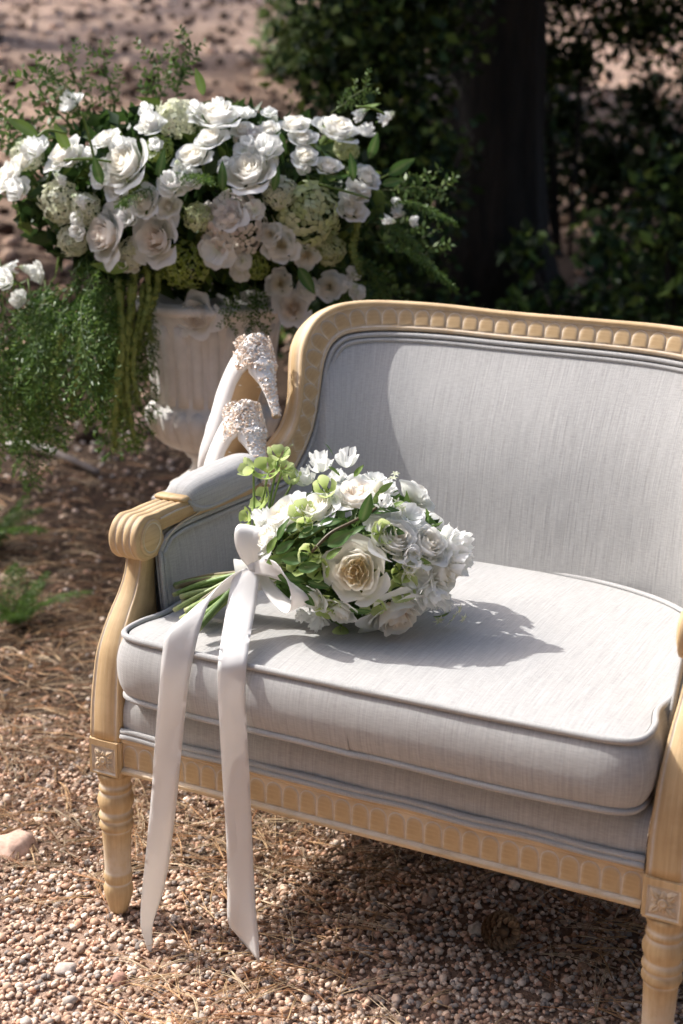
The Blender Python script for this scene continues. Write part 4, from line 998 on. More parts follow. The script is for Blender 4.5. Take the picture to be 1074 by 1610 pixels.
for px, py, r, v, tx, ty in ((101, 240, 33, 0, -.3, .3), (196, 254, 44, 1, -.3, -.1), (237, 197, 23, 2, 0, .4), (301, 246, 30, 0, 0, .5), (163, 370, 43, 3, -.3, -.2), (243, 375, 42, 4, .1, -.2), (12, 275, 32, 1, -.5, .2), (307, 497, 34, 4, 0, -.4), (342, 180, 40, 0, .1, .6), (390, 267, 41, 1, 0, .3), (530, 201, 35, 2, .4, .2), (463, 194, 24, 0, 0, .3), (477, 216, 21, 1, .1, .1), (480, 245, 21, 2, .1, 0), (516, 260, 21, 0, .2, .4), (578, 277, 22, 1, .5, .2), (553, 327, 25, 2, .3, .1), (358, 339, 26, 4, 0, 0), (441, 387, 28, 0, .1, -.1), (459, 482, 28, 4, .2, -.3), (166, 217, 22, 2, -.1, .4), (440, 445, 21, 0, .1, -.2), (519, 449, 22, 1, .2, -.2), (225, 318, 26, 2, 0, 0), (560, 302, 20, 0, .4, 0), (330, 217, 26, 1, 0, .5)):
    X, n, t = fl(px, py); n = unit(n+RH*tx+np.array([0, 0, ty])+np.array(TO_SUN)*(.5 if v < 3 else .75)); var = (ROSES+[ROSE_BLUSH, ROSE_BLUSH])[v]
    rose(fa, X, n, r*t/FPX*1.08, var, rA.uniform(0, 6))
for px, py, r, k, tx, ty in ((114, 163, 21, 0, -.6, .2), (273, 291, 26, 1, 0, .1), (420, 237, 26, 2, 0, .3), (341, 394, 28, 4, -.1, -.1), (12, 441, 20, 3, -.3, .2), (62, 428, 18, 0, 0, .3), (555, 431, 13, 3, .2, 0), (562, 460, 13, 1, .2, 0), (624, 322, 11, 4, .3, 0), (647, 348, 10, 3, .3, 0), (238, 195, 20, 1, 0, .2), (60, 235, 22, 2, -.2, .3), (30, 300, 22, 1, 0, .2), (485, 455, 18, 2, .1, -.1), (30, 470, 14, 0, 0, 0), (205, 345, 18, 3, 0, .2), (300, 285, 22, 2, 0, .2), (400, 330, 16, 4, 0, 0), (190, 230, 18, 0, -.2, .4)):
    X, n, t = fl(px, py); n = unit(n+RH*tx+np.array([0, 0, ty])+np.array(TO_SUN)*.4); obj('ruffled_flower', RUFF[k], fa, orient(X-n*r*t/FPX*.3, n, rA.uniform(0, 6), r*t/FPX*1.25))
for px, py, r, k, tx, ty in ((489, 338, 50, 'green', .1, 0), (89, 317, 33, 'pale', -.2, 0), (367, 355, 50, 'pink', 0, 0), (290, 424, 40, 'lime', 0, -.1), (277, 178, 32, 'pale', 0, .4), (395, 215, 26, 'pink', 0, .2), (250, 232, 22, 'lime', 0, 0), (210, 300, 24, 'lime', 0, 0), (130, 330, 26, 'pale', -.2, 0), (40, 240, 26, 'pale', 0, .3)):
    X, n, t = fl(px, py, grow=.93); n = unit(n+RH*tx+np.array([0, 0, ty])); o = obj('hydrangea', HYD[k], fa, orient(X-n*r*t/FPX*.3, n, rA.uniform(0, 6), r*t/FPX))
    o['label'] = {'green': 'pale green hydrangea head', 'pale': 'greenish white hydrangea head', 'pink': 'blush pink hydrangea head', 'lime': 'small chartreuse viburnum head'}[k]
for i in range(34):                               # smaller blooms filling the crown
    px = rA.uniform(20, 600); py = rA.uniform(170, 430)
    if ((px-335)/330)**2+((py-310)/175)**2 > .95: continue
    X, n, t = fl(px, py, grow=.97); n = unit(n+np.array(TO_SUN)*.4); r = rA.uniform(13, 20)
    if i % 3: obj('ruffled_flower', RUFF[i % 5], fa, orient(X, n, rA.uniform(0, 6), r*t/FPX))
    else: rose(fa, X, n, r*t/FPX*1.1, ROSES[i % 2], rA.uniform(0, 6))
for px, py, r, k in ((440, 300, 26, 'pale'), (520, 395, 24, 'green'), (200, 400, 24, 'pale'), (310, 340, 22, 'green'), (110, 380, 24, 'pale'), (545, 230, 20, 'green'), (400, 420, 22, 'lime')):
    X, n, t = fl(px, py, grow=.95); n = unit(n+np.array(TO_SUN)*.3); obj('hydrangea', HYD[k], fa, orient(X-n*r*t/FPX*.3, n, rA.uniform(0, 6), r*t/FPX))
for px, py, r, tx, ty in ((600, 188, 15, .9, .3), (560, 184, 14, .8, .5), (620, 335, 12, .8, 0), (132, 318, 15, -.4, .3), (46, 240, 16, -.7, .5), (545, 445, 13, .5, -.2), (50, 425, 13, -.3, .4), (100, 285, 12, -.4, .4), (430, 260, 12, .2, .6), (25, 420, 14, -.8, .2), (280, 270, 13, 0, .6), (605, 345, 12, .7, -.1)):
    X, n, t = fl(px, py); obj('flower_spike', STOCK[rA.randint(0, 1)], fa, orient(X, unit(RH*tx+np.array([0, 0, ty])+n*.35), rA.uniform(0, 6), r*t/FPX*1.15))
def sprig_mesh(seed, L=1.0, n=22, lw=.13, col=(.07, .13, .03), col2=(.15, .22, .06)):
    """leafy sprig: a bent stem with small leaves all along and side shoots"""
    r = random.Random(seed); mb = MB()
    def shoot(p, d, l, k, th):
        P = [p+d*l*t+np.array([0, 0, -.12*l*t*t])+np.array([r.uniform(-.02, .02)*l for _ in range(3)]) for t in np.linspace(0, 1, 7)]; tube(mb, P, [th*(1-.7*t) for t in np.linspace(0, 1, 7)], 4, lerp(col, (.2, .2, .08), .4))
        for q in range(k):
            t = .12+.88*q/k; f = t*6; i = min(5, int(f)); b = P[i]*(1-(f-i))+P[i+1]*(f-i); a = q*2.4+r.uniform(-.4, .4); x = unit(np.cross(d, [.2, .3, .9])); y = np.cross(d, x); o = unit(d*.55+x*math.cos(a)+y*math.sin(a)); s = lw*r.uniform(.6, 1.2)*(1-.4*t); wv = unit(np.cross(o, [r.uniform(-1, 1), r.uniform(-1, 1), 1.2]))*s*.24; c = lerp(col, col2, r.random())
            mb.add([b, b+o*s*.45+wv, b+o*s, b+o*s*.45-wv], [(0, 1, 2, 3)], c)
    shoot(np.zeros(3), np.array([0, 1.0, 0]), L, n, .012)
    for k in range(7):
        t = .2+.1*k; s = 1 if k % 2 else -1; shoot(np.array([0, L*t, -.12*L*t*t]), unit([s*r.uniform(.5, .9), .8, r.uniform(-.4, .5)]), L*r.uniform(.25, .42), 11, .006)
    return mb.mesh('leafy_sprig', M_LEAF)
SPRIGS = [sprig_mesh(1), sprig_mesh(2, lw=.10), sprig_mesh(3, lw=.15, col=(.05, .10, .025))]
def sprig(px, py, pitch, yaw, s, k, dd=0.0):
    X = at_d(px, py, UD+dd); y = unit(RH*math.sin(yaw)*math.cos(pitch)-FH*math.cos(yaw)*math.cos(pitch)*.5+np.array([0, 0, math.sin(pitch)])); x = np.cross(y, -FH+np.array([.1, 0, .3])); x = unit(x); z = np.cross(x, y); M = Matrix.Identity(4)
    for i in range(3): M[i][0] = x[i]*s; M[i][1] = y[i]*s; M[i][2] = z[i]*s; M[i][3] = X[i]
    obj('leafy_sprig', SPRIGS[k], fa, M)
for q in ((140, 235, .8, -.9, .28, 0, .12), (190, 205, 1.1, -.4, .24, 1, .15), (240, 195, 1.2, .1, .20, 0, .15), (110, 250, .5, -1.2, .26, 2, .1), (160, 215, .95, -.6, .26, 1, .2), (275, 165, 1.1, .5, .2, 2, .2), (600, 300, .1, 1.1, .2, 2, 0), (585, 350, -.3, 1.1, .22, 2, 0), (560, 395, -.7, .8, .22, 0, 0), (540, 420, -.8, .3, .2, 2, -.1), (60, 290, 0, -1.3, .2, 2, 0), (400, 440, -.9, .2, .14, 2, -.2), (370, 445, -.9, -.2, .12, 0, -.22), (80, 235, .2, -1.4, .2, 0, 0), (520, 180, .6, 1.0, .14, 0, 0)): sprig(*q)
# greenery: dark foliage inside, fern plumes, hanging amaranthus, stems
rs = np.random.RandomState(2)
P = rs.randn(2600, 3); P /= np.linalg.norm(P, axis=1)[:, None]; P *= (rs.rand(2600, 1)**.4)*.88
A3 = np.stack([RH, FH, [0, 0, 1]]); P = EC+(P*ER)@A3
kind(obj('foliage', foliage_cloud('foliage', P, .075, [(.025, .05, .014), (.035, .07, .018), (.055, .105, .024), (.11, .16, .035)], rs, M_LEAF, .45), fa), 'stuff')
def plume(px, py, pitch, yaw, s, k, dd=0.0, ws=1.0):
    X = at_d(px, py, UD+dd); d = RH*math.sin(yaw)*math.cos(pitch)-FH*math.cos(yaw)*math.cos(pitch)*.8+np.array([0, 0, math.sin(pitch)]); frond(fa, X, d, s, k, ws=ws)
for q in ((150, 230, .9, -.8, .26, 2, .1), (300, 290, .3, .2, .20, 0, -.25), (270, 300, .1, -.6, .18, 0, -.25), (600, 320, .1, .9, .22, 0, -.1), (590, 340, -.4, 1.1, .22, 0, -.05), (560, 400, -.5, .7, .26, 1, 0), (590, 380, -.2, 1.3, .26, 0, .1), (380, 440, -.6, .3, .13, 1, -.2), (520, 410, -.5, .3, .26, 1, -.1)): plume(*q)
for i in range(17):                               # the dark cascade of fern on the left
    px = rA.uniform(-30, 185); py = rA.uniform(385, 470); plume(px, py, rA.uniform(-1.3, -.35), rA.uniform(-1.3, .5), rA.uniform(.26, .46), i, rA.uniform(-.28, .12))
for i in range(7):
    plume(rA.uniform(-30, 110), rA.uniform(470, 600), rA.uniform(-1.35, -.9), rA.uniform(-1, .6), rA.uniform(.24, .36), i, rA.uniform(-.2, .1))
for px, py, l in ((175, 455, .40), (200, 470, .44), (225, 455, .26), (160, 470, .34)):
    X = at_d(px, py, UD-.18); frond(fa, X, np.array([rA.uniform(-.1, .1), rA.uniform(-.1, .1), -1]), l, 3, up=-FH, ws=.8)
def amaranth(px, py, l, r):
    r *= .72; X = at_d(px, py, UD-.22); rr = random.Random(px); mb = MB(); n = 34; P = [X+np.array([.012*math.sin(t*5+px), .01*math.cos(t*4), -l*t+.02*math.sin(min(1, t*5)*3.14)]) for t in np.linspace(0, 1, n)]
    tube(mb, P, [r*(.5+.5*math.sin(math.pi*min(1, .1+t*.92)))*(1+.25*math.sin(t*60)) for t in np.linspace(0, 1, n)], 8, (.27, .32, .085))
    for p in P[1:]:
        for q in range(12):
            a = rr.uniform(0, 6.28); d = np.array([math.cos(a), math.sin(a), rr.uniform(-.5, .3)]); b = p+np.array([0, 0, rr.uniform(-.01, .01)]); e = b+d*r*rr.uniform(1.1, 1.6); s = np.array([-d[1], d[0], 0])*.004
            mb.add([b-s, b+s, e+s*.8, e-s*.8], [(0, 1, 2, 3)], lerp((.22, .30, .06), (.42, .45, .17), rr.random()))
    mb.build('hanging_amaranthus', M_LEAF, fa)
for q in ((182, 440, .44, .016), (203, 430, .43, .015), (196, 445, .35, .014), (240, 430, .17, .014), (226, 425, .20, .013), (215, 450, .30, .013), (90, 520, .22, .011), (120, 500, .26, .012), (562, 350, .13, .014)): amaranth(*q)
for px, py, dx, dy, s, k in ((205, 420, -1, .1, .10, 3), (165, 445, -.5, -1, .085, 0), (190, 440, -.2, -1, .09, 3), (580, 250, .3, 1, .07, 0), (555, 285, -.1, 1, .07, 1), (610, 275, .8, .5, .08, 0), (350, 300, 0, 1, .07, 1), (600, 290, .9, .2, .06, 0), (470, 420, .5, -.8, .08, 0), (250, 280, .2, 1, .07, 1), (110, 240, -.4, .8, .08, 3), (60, 215, -.9, .5, .09, 3), (430, 300, .2, 1, .06, 1), (160, 290, -.2, .9, .07, 0), (320, 150, -.3, 1, .07, 3), (560, 180, .9, .4, .07, 3)):
    X, n, t = fl(px, py, grow=1.02); leaf(fa, X, RH*dx+np.array([0, 0, dy])+n*.25, n, s, LEAVES[k])
mb = MB(); X = at_d(610, 275, UD-.1); e = at_d(640, 254, UD-.1); tube(mb, [X, (X+e)/2, e], [.003, .008, .001], 6, (.20, .28, .09)); tube(mb, [at_d(575, 290, UD-.05), X], .0028, 5, (.16, .22, .06)); mb.build('bud', M_LEAF, fa)
for (a, b, c) in (((60, 215), (75, 205), (105, 210)), ((560, 168), (585, 170), (605, 180)), ((128, 175), (140, 215), (150, 260)), ((500, 290), (540, 300), (580, 312)), ((100, 252), (140, 250), (175, 255))):
    mb = MB(); tube(mb, catmull([at_d(*p, UD-.26) for p in (a, b, c)], 6), .0035, 5, (.15, .22, .05)); mb.build('stem', M_LEAF, fa)

# ------------------------------------------------------------------ bouquet
BC = at(562, 868, 1, .27); BC = np.array([BC[0], BC[1], .765]); BC = at(560, 866, 2, .765)
BR = np.array([.205, .17, .145])
bq = thing('bouquet', 'bridal bouquet of white and cream roses lying on the settee cushion', 'bouquet', (BC[0], BC[1], .64))
def bf(px, py, blend=.35, grow=1.0):
    X, n, t = ell_hit(px, py, BC, BR, grow); return X, unit(n+blend*unit(CAM-X)), t
rB = random.Random(31)
for px, py, r, var, tx, ty, lab in ((559, 899, 50, ROSE_CREAM, -.05, -.05, 'cream centred cabbage rose'), (625, 968, 56, ROSE_PEACH, .35, -.55, 'open white rose with peach heart'), (445, 808, 40, ROSES[0], -.6, .35, None), (497, 798, 38, ROSES[1], -.2, .6, None), (563, 776, 44, ROSE_BLUSH, .1, .7, None), (622, 846, 47, ROSES[2], .35, .3, None), (535, 962, 30, ROSES[0], -.3, -.6, None), (672, 855, 42, ROSES[0], .5, .4, None), (698, 900, 40, ROSES[1], .8, .0, None), (492, 940, 24, ROSES[1], -.5, -.3, None), (420, 845, 30, ROSES[2], -.8, .1, None)):
    X, n, t = bf(px, py); n = unit(n+RH*tx+np.array([0, 0, ty])+np.array(TO_SUN)*.22); rose(bq, X, n, r*t/FPX*1.06, var, rB.uniform(0, 6), label=lab)
for px, py, r, k, tx, ty in ((708, 858, 36, 1, .9, .2), (676, 928, 34, 0, .5, -.4), (643, 810, 30, 4, .4, .6), (590, 752, 20, 4, .3, .9), (504, 735, 24, 3, -.1, .8), (545, 728, 22, 3, .2, 1.2), (482, 757, 20, 3, -.4, .8), (500, 973, 20, 1, -.4, -.4), (610, 770, 18, 0, .4, .8), (706, 885, 30, 3, 1.2, -.1), (655, 905, 28, 4, .3, 0), (720, 880, 26, 0, 1.2, 0), (478, 966, 16, 2, -.6, -.3), (640, 880, 26, 3, .2, .2), (530, 752, 18, 0, 0, .9), (600, 800, 26, 1, .2, .5), (415, 815, 20, 1, -.9, .3), (690, 940, 24, 1, .7, -.5)):
    X, n, t = bf(px, py); n = unit(n+RH*tx+np.array([0, 0, ty])); obj('ruffled_flower', RUFF[k], bq, orient(X-n*r*t/FPX*.3, n, rB.uniform(0, 6), r*t/FPX*1.15))
stemcol = (.16, .24, .06)
KN = at(400, 905, 1, .135)                           # where the stems are tied
def stemto(X, wd=.0022, sag=.0, name='flower_stem', frm=None):
    mb = MB(); a = KN+np.array([rB.uniform(-.01, .01) for _ in range(3)])+(X-KN)*.12 if frm is None else frm
    tube(mb, catmull([a, (a+X)/2+np.array([0, 0, sag]), X], 5), wd, 5, lerp(stemcol, (.26, .33, .10), rB.random())); mb.build(name, M_STEM, bq)
for px, py, r, k, dx, dy, out in ((420, 740, 19, 3, .1, .1, .0), (438, 717, 16, 1, .3, .6, .0), (394, 738, 15, 2, -1, .1, .0), (459, 756, 15, 2, .2, .5, .0), (412, 787, 17, 3, -.5, .2, 0), (388, 817, 15, 3, -.8, 0, 0), (512, 772, 18, 2, 0, .1, .02), (476, 808, 18, 1, -.1, .3, .02), (481, 826, 13, 2, 0, -.1, .02), (488, 871, 16, 1, 0, -.2, .01), (600, 838, 17, 1, .3, .1, .02), (633, 923, 18, 0, .2, -.1, 0), (586, 947, 18, 1, -.1, -.7, 0), (516, 948, 16, 0, -.2, -.5, 0), (537, 990, 17, 2, -.1, -.9, 0), (502, 895, 15, 3, -.2, 0, 0), (470, 886, 15, 3, -.2, 0, 0), (512, 960, 13, 3, -.1, -.9, 0), (445, 735, 13, 0, .5, .4, 0), (630, 900, 14, 3, .2, 0, 0)):
    X, n, t = bf(px, py, grow=1.0+out*3); n = unit(n*.6+RH*dx+np.array([0, 0, dy])+.35*unit(CAM-X)); obj('hellebore', HELL[k], bq, orient(X-n*r*t/FPX*.35, n, rB.uniform(0, 6), r*t/FPX*1.5))
    stemto(X-n*r*t/FPX*.35, .0024, .012)
for px, py, dx, dy, s, k in ((573, 822, .35, 1, .078, 0), (588, 803, 1, .1, .085, 1), (528, 858, .9, .5, .078, 2), (512, 824, .9, .15, .058, 0), (478, 845, .7, .4, .066, 1), (560, 958, 1, -.1, .056, 0), (440, 870, .6, .4, .06, 0), (455, 880, .9, .1, .07, 2), (470, 868, .8, -.4, .06, 1), (430, 885, .9, .3, .066, 3), (450, 905, 1, -.2, .07, 0), (480, 895, 1, .2, .06, 2), (470, 920, 1, -.3, .06, 1), (425, 870, .5, .8, .056, 3), (500, 850, .9, -.1, .05, 0), (440, 850, .3, .8, .06, 1), (495, 915, 1, -.2, .055, 0), (457, 835, .8, .3, .055, 0), (520, 880, .8, .7, .05, 3), (590, 795, .3, 1, .04, 3), (395, 850, -.7, .7, .05, 3), (378, 865, -.3, 1, .05, 2), (448, 720, .5, .7, .045, 3), (520, 715, -.5, .8, .04, 0), (552, 842, .6, .4, .05, 1), (530, 748, -.6, .5, .04, 3), (560, 750, .5, .6, .04, 3), (600, 775, .6, .4, .045, 3), (620, 800, .8, .5, .04, 3), (612, 832, .7, -.2, .05, 2), (660, 880, .9, -.2, .04, 3), (690, 970, 1, .3, .045, 3), (480, 930, .7, -.6, .05, 2)):
    X, n, t = bf(px, py, grow=1.06); s *= .74; leaf(bq, X-RH*dx*s*.3, RH*dx+np.array([0, 0, dy])+n*.15, n+np.array([rB.uniform(-.3, .3) for _ in range(3)]), s, LEAVES[k])
mb = MB(); tube(mb, catmull([bf(p, q, grow=1.08)[0] for p, q in ((490, 868), (520, 838), (555, 820), (590, 800), (600, 785))], 5), .003, 5, (.09, .065, .03)); mb.build('twig', M_STEM, bq)
X, n, t = bf(596, 769, grow=1.05); mb = MB(); lathe(mb, [(.004, -.012), (.010, -.004), (.0105, .004), (.007, .012), (.002, .016)], 12, tuple(X), col=(.80, .78, .66)); mb.build('bud', M_PETAL, bq)
def star(px, py, r, n0=5):
    X, n, t = bf(px, py, grow=1.05); mb = MB(); s = r*t/FPX
    for k in range(6):
        a = 2*math.pi*k/6+.3; V = []
        for q, w_, z in ((.0, .08, 0), (.35, .2, .12), (.7, .14, .10), (1.0, .01, -.05)):
            for u in (-1, 1): V.append((q*math.cos(a)-math.sin(a)*w_*u, q*math.sin(a)+math.cos(a)*w_*u, z))
        mb.add(V, [(i*2, i*2+1, i*2+3, i*2+2) for i in range(3)], lerp((.55, .62, .30), (.80, .80, .66), .5+.5*(k % 2)))
    mb.build('star_floret', M_PETAL, bq, orient(X, unit(n+np.array([rB.uniform(-.5, .5) for _ in range(3)])), 0, s))
for q in ((640, 885, 11), (650, 893, 12), (660, 880, 11), (668, 890, 10), (645, 900, 10), (655, 870, 9), (700, 962, 12), (712, 970, 13), (722, 958, 11), (728, 972, 10), (690, 975, 11), (705, 980, 10), (625, 790, 9), (632, 800, 9), (618, 752, 9), (622, 745, 8)): star(*q)
# unseen side: a few more blooms so that the bunch is round
for d in ((.2, 1, .2), (-.5, .9, .3), (.8, .7, .1), (.1, .8, .8), (.6, .5, .7)):
    n = unit(RH*d[0]+FH*d[1]+np.array([0, 0, d[2]])); X = BC+A3.T@((A3@n)*BR)*.97; rose(bq, X, n, .042, ROSES[rB.randint(0, 2)], rB.uniform(0, 6))
P = rs.randn(900, 3); P /= np.linalg.norm(P, axis=1)[:, None]; P *= (rs.rand(900, 1)**.4)*.86; P = BC+(P*BR)@A3
kind(obj('foliage', foliage_cloud('foliage', P, .045, [(.05, .10, .025), (.08, .15, .035), (.12, .20, .05)], rs, M_LEAF, .45), bq), 'stuff')
# stems below the tie, fanning out over the cushion
for i in range(24):
    px = 268+rB.uniform(0, 55)*(i/23)**.7+rB.uniform(0, 14); py = 918+70*(i/23)+rB.uniform(-5, 5); e = at(px, py, 1, .15-.165*(i/23)+rB.uniform(-.012, .03)); e[2] = max(e[2], .642)
    k = KN+np.array([rB.uniform(-.012, .012), rB.uniform(-.012, .012), rB.uniform(-.018, .016)]); h = k+(BC-KN)*.45+np.array([rB.uniform(-.03, .03), rB.uniform(-.03, .03), rB.uniform(-.03, .05)])
    mb = MB(); w_ = rB.uniform(.0045, .0078); c1 = rB.choice([(.13, .21, .05), (.18, .27, .07), (.26, .33, .11), (.09, .15, .04), (.16, .13, .06)])
    P = catmull([e, e*.6+k*.4+np.array([0, 0, .004]), k, h], 5); tube(mb, P, [w_*(.9+.1*math.sin(q)) for q in range(len(P))], 7, c1)
    for j in range(7): mb.C[j] = (.42, .42, .22)
    mb.build('stem', M_STEM, bq)
for i in range(26):
    X, n, t = bf(rB.uniform(420, 520), rB.uniform(820, 935)); stemto(X*.9+BC*.1, rB.uniform(.0018, .003), .006)
# ribbon
def ribbon(name, rows, th=.0006):
    """rows: (point, half-width vector)"""
    Pq = catmull([np.r_[p, w_] for p, w_ in rows], 7); V = []; UV = []; L = 0; m = 7
    for i, q in enumerate(Pq):
        if i: L += np.linalg.norm(q[:3]-Pq[i-1][:3])
        p, w_ = q[:3], q[3:]; T = unit(Pq[min(i+1, len(Pq)-1)][:3]-Pq[max(i-1, 0)][:3]); N = unit(np.cross(w_, T))
        for sgn in (1, -1):
            for j in range(m): u = (-1+2*j/(m-1)); V.append(p+w_*u*sgn+N*(th*sgn+.0045*mnoise.noise((L*6, u*.7, len(rows)))+.0018*mnoise.noise((L*22, u*2, len(rows)))+.0016*(u*u)*math.sin(L*14))); UV.append((u*sgn*.024, L))
    m2 = 2*m; n = len(Pq); F = [(i*m2+j, i*m2+(j+1) % m2, (i+1)*m2+(j+1) % m2, (i+1)*m2+j) for i in range(n-1) for j in range(m2)]+[tuple(range(m2-1, -1, -1)), tuple(range((n-1)*m2, n*m2))]
    mb = MB(); mb.add(V, F, None, None, UV); return mb.build(name, M_RIB, bq)
def pr(px, py, ax, val, wpx, ang=0.0, tw=0.0):
    p = at(px, py, ax, val); t = np.linalg.norm(p-CAM); c, s = math.cos(ang), math.sin(ang)
    return p, (AR*c+AU*s+AF*tw)*wpx/2*t/FPX
KY = .085
ribbon('ribbon_tail', [pr(398, 893, 1, .075, 26, 0), pr(388, 905, 1, .062, 42, .08), pr(380, 950, 1, .02, 46, .05), pr(371, 1000, 1, -.045, 45, .02), pr(366, 1038, 1, -.088, 45, -.02), pr(364, 1070, 1, -.098, 44, -.05, .1), pr(366, 1130, 1, -.098, 42, -.05, .15), pr(371, 1220, 1, -.094, 42, -.04, .1), pr(376, 1320, 1, -.090, 40, -.03, -.05), pr(379, 1400, 1, -.088, 42, -.03, -.25), pr(382, 1455, 1, -.088, 46, -.15, -.5), pr(390, 1490, 1, -.086, 50, -.75, -.6)])
ribbon('ribbon_tail', [pr(395, 897, 1, .085, 22, .5), pr(366, 913, 1, .050, 36, 1.0), pr(336, 932, 1, .015, 44, .9), pr(308, 956, 1, -.03, 52, .6), pr(289, 990, 1, -.065, 54, .2), pr(280, 1030, 1, -.084, 50, .05), pr(274, 1075, 1, -.094, 45, -.05), pr(267, 1150, 1, -.094, 43, -.08, -.1), pr(259, 1240, 1, -.092, 41, -.1, -.2), pr(251, 1320, 1, -.090, 37, -.12, .2), pr(241, 1395, 1, -.088, 31, -.1, .5), pr(231, 1450, 1, -.088, 17, -.2, 1.1), pr(233, 1480, 1, -.088, 10, -.3, 1.0), pr(239, 1506, 1, -.086, 5, -.4, .4)])
ribbon('ribbon_loop', [pr(399, 892, 1, .080, 16, .1), pr(394, 874, 1, .070, 34, .05), pr(392, 852, 1, .068, 46, .02), pr(395, 833, 1, .078, 50, -.05, .1), pr(404, 828, 1, .105, 48, -.10, .2), pr(412, 846, 1, .13, 42, -.1, .2), pr(409, 872, 1, .125, 28, .1), pr(403, 890, 1, .10, 16, .1)])
ribbon('ribbon_loop', [pr(401, 892, 1, .072, 20, 1.5), pr(424, 893, 1, .050, 30, 1.75, -.4), pr(448, 903, 1, .036, 34, 2.1, -.5), pr(467, 925, 1, .028, 32, 2.6, -.6), pr(472, 946, 1, .030, 28, 3.1, -.7), pr(461, 957, 1, .040, 24, 3.6, -.7), pr(440, 943, 1, .058, 22, 3.9, -.6), pr(420, 920, 1, .075, 20, 4.1, -.5), pr(406, 900, 1, .085, 16, 4.4)])
mb = MB()
ax_ = unit(BC-KN); a1 = unit(np.cross(ax_, [0, 0, 1])); a2 = np.cross(a1, ax_); V = []; UV = []
for i in range(9):
    s = -.030+.085*i/8
    for j in range(20):
        t = 2*math.pi*j/20; rr = .030+.012*abs(s-.005)/.04+.0012*math.sin(5*t+i*1.3); V.append(KN+ax_*s+(a1*math.cos(t)+a2*math.sin(t))*rr); UV.append((t*.03, s))
mb.add(V, [(i*20+j, i*20+(j+1) % 20, (i+1)*20+(j+1) % 20, (i+1)*20+j) for i in range(8) for j in range(20)], None, None, UV); mb.build('ribbon_wrap', M_RIB, bq)
kn = at(399, 893, 1, .078); mb = MB(); mb.add([tuple(kn+(AR*v[0]*.013+AU*v[1]*.014+AF*v[2]*.008)) for v in ICO2_V], [tuple(int(q) for q in f) for f in ICO2_F]); mb.build('ribbon_knot', M_RIB, bq)

# ------------------------------------------------------------------ ground ferns beside the urn
def ground_fern(px, py, n, s, label, k0):
    p = at_g(px, py); t = thing('fern', label, 'fern', p)
    for i in range(n):
        a = 2*math.pi*i/n+k0; d = np.array([math.cos(a)*.8, math.sin(a)*.8, 1.2]); frond(t, p, d, s*(.8+.4*((i*37) % 10)/10), i+k0)
ground_fern(30, 985, 11, .20, 'small bright fern growing on the litter at the edge of the shade', 0)
ground_fern(-20, 870, 11, .26, 'feathery fern in the shade below the hanging greenery', 2)

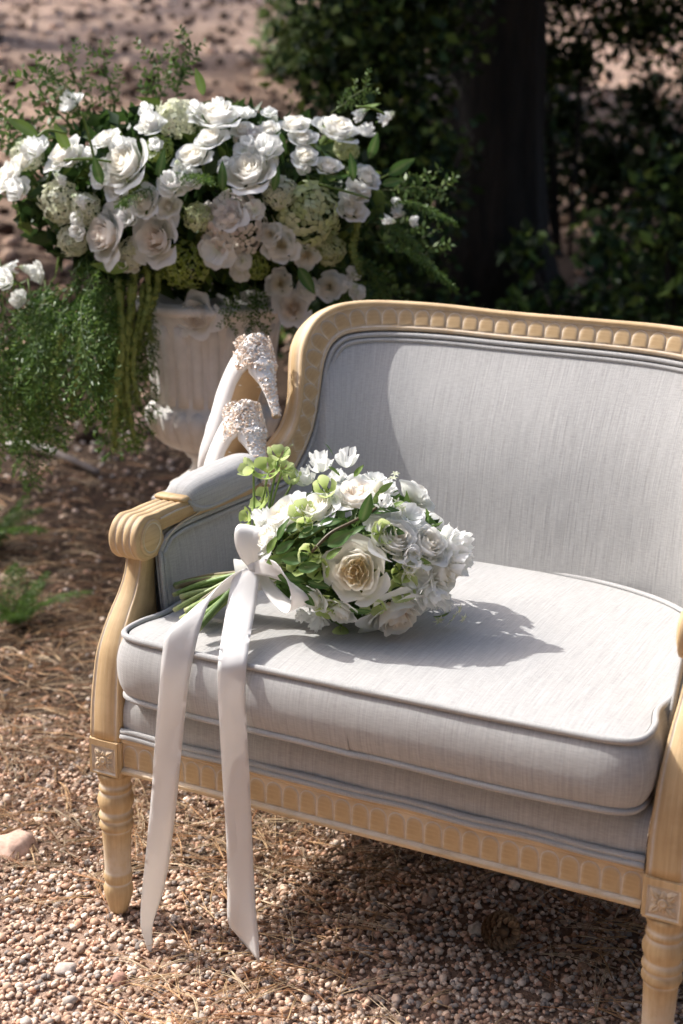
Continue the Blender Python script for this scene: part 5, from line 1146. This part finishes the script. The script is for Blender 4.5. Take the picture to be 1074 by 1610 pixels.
# ------------------------------------------------------------------ shoes hooked over the arm by their heels
def shoe(pos, Dn, Xl, label):
    Zl = -unit(Dn); X = unit(np.asarray(Xl)-Zl*np.dot(Xl, Zl)); Y = np.cross(Zl, X)*1.22; M = Matrix.Identity(4); c0 = np.array([0, 0, .168])
    R3 = np.stack([X, Y, Zl], 1)*1.25; o = np.asarray(pos)-R3@c0
    for i in range(3): M[i][0], M[i][1], M[i][2], M[i][3] = R3[i][0], R3[i][1], R3[i][2], o[i]
    t = thing('high_heel_shoe', label, 'shoe', o, 'bridal shoes hooked on the settee arm')
    ST = [(0.0, .110, .168, .010, 1), (.006, .106, .1675, .020, 1), (.018, .104, .162, .0265, 1), (.035, .102, .156, .030, 1), (.06, .094, .150, .031, 1), (.09, .074, .139, .031, 1), (.12, .048, .122, .033, 1), (.145, .026, .102, .036, .95), (.165, .014, .088, .038, .55), (.178, .010, .078, .0385, .0), (.20, .007, .062, .038, 0), (.225, .005, .045, .031, 0), (.25, .005, .032, .021, 0), (.268, .006, .020, .010, 0), (.276, .008, .013, .002, 0)]
    V = []; m = 17; UV = []
    for x, zs, zt, w_, op in ST:
        for j in range(m):
            u = -1+2*j/(m-1); a = abs(u); sg = 1 if u > 0 else -1
            if a < .35: y = w_*.80*a/.35; z = zs
            else:
                q = (a-.35)/.65; y = w_*(.80+.24*math.sin(math.pi*min(1, q*1.1))**.8)*(1-(1-op)*q**2.2)+(-.12*w_*q*op); z = zs+(zt-zs)*(q if op > .9 else q**.9)
                if op < .9: z = zs+(zt-zs)*math.sin(q*math.pi/2)
            V.append((x-(.006*(1-a) if x == 0 else 0), sg*y, z)); UV.append((x, u*.05))
    F = [(i*m+j, i*m+j+1, (i+1)*m+j+1, (i+1)*m+j) for i in range(len(ST)-1) for j in range(m-1)]+[tuple(range(m))]
    up = obj('upper', mesh('upper', V, F, M_SATIN, UV), t, M)
    md = up.modifiers.new('thick', 'SOLIDIFY'); md.thickness = .0022*K; md.offset = -1
    sb = up.modifiers.new('smooth', 'SUBSURF'); sb.levels = 1; sb.render_levels = 1
    V = []; 
    for x, zs, zt, w_, op in ST[2:-1]:
        for q, dz in ((-.74, -.0005), (0, -.003), (.74, -.0005)): V.append((x, w_*q, zs+dz))
    n = len(ST)-3; F = [(i*3+j, (i+1)*3+j, (i+1)*3+j+1, i*3+j+1) for i in range(n-1) for j in range(2)]
    mb = MB().add(V, F); mb.build('sole', M_SOLE, t, M)
    mb = MB(); V = []; n = 14; sec = [(.108, .020, .0245, .021), (.098, .019, .022, .020), (.085, .0165, .0165, .0165), (.068, .0135, .0115, .0125), (.045, .0115, .0082, .0088), (.02, .0110, .0066, .0066), (.004, .0112, .0062, .0062)]
    for z, cx, rx, ry in sec:
        for j in range(n): a = 2*math.pi*j/n; V.append((cx-.006+rx*math.cos(a), ry*math.sin(a), z))
    mb.add(V, [(i*n+j, i*n+(j+1) % n, (i+1)*n+(j+1) % n, (i+1)*n+j) for i in range(len(sec)-1) for j in range(n)]+[tuple(range((len(sec)-1)*n, len(sec)*n))])
    mb.build('heel', M_SATIN, t, M)
    mb = MB(); lathe(mb, [(.0066, -.001), (.0066, .004), (.005, .0045)], 12, (.0052, 0, 0)); mb.build('heel_tip', M_SOLE, t, M)
    r2 = random.Random(int(pos[0]*1e4)); mb = MB()
    def gem(p, s):
        MM = orient(p, [r2.uniform(-1, 1) for _ in range(3)], r2.uniform(0, 6), s); c = r2.choice([(.80, .64, .50), (.84, .70, .56), (.88, .82, .75), (.92, .90, .87), (.68, .50, .36), (.84, .74, .64)])
        mb.add([tuple(MM @ Vector(v)) for v in ((1, 0, 0), (-1, 0, 0), (0, 1, 0), (0, -1, 0), (0, 0, .7), (0, 0, -.7))], [(0, 2, 4), (2, 1, 4), (1, 3, 4), (3, 0, 4), (2, 0, 5), (1, 2, 5), (3, 1, 5), (0, 3, 5)], c)
    for k in range(760):                          # the back of the counter
        zz = r2.uniform(.104, .164); xx = abs(r2.gauss(0, .022)); f = (zz-.104)/.06
        if k % 3 == 0:
            yy = r2.uniform(-.021, .021)*(1-.25*f); gem((-.0065+abs(yy)*.42, yy, zz), r2.uniform(.0017, .0034)); continue
        if xx > .058*(1-.5*f): continue
        w_ = np.interp(xx, [0, .006, .018, .035, .06], [.013, .021, .0275, .0295, .0285])*1.03; s = 1 if k % 2 else -1
        y = s*w_ if xx > .004 else r2.uniform(-.013, .013); gem((xx-.004, y, zz), r2.uniform(.0017, .0034))
    for k in range(260):                          # down the back of the heel
        z = .104*(1-r2.random()**1.1); cx, rx, ry = [np.interp(z, [q[0] for q in sec[::-1]], [q[i] for q in sec[::-1]]) for i in (1, 2, 3)]; a = math.pi+r2.uniform(-1.35, 1.35); gem((cx-.006+rx*math.cos(a)*1.05, ry*math.sin(a)*1.05, z), r2.uniform(.0016, .0034))
    kind(mb.build('crystals', M_CRYS, t, M, smooth=False), 'stuff')
DS, XS = AR*.24-AU*.90-AF*.36, -AR*.50-AU*.49+AF*.66
shoe(at(404, 524, 1, .66), DS, XS, 'white satin heel with crystals, the upper of the pair on the settee arm')
shoe(at(388, 628, 1, .575), DS, XS, 'white satin heel with crystals, the lower one touching the arm pad')
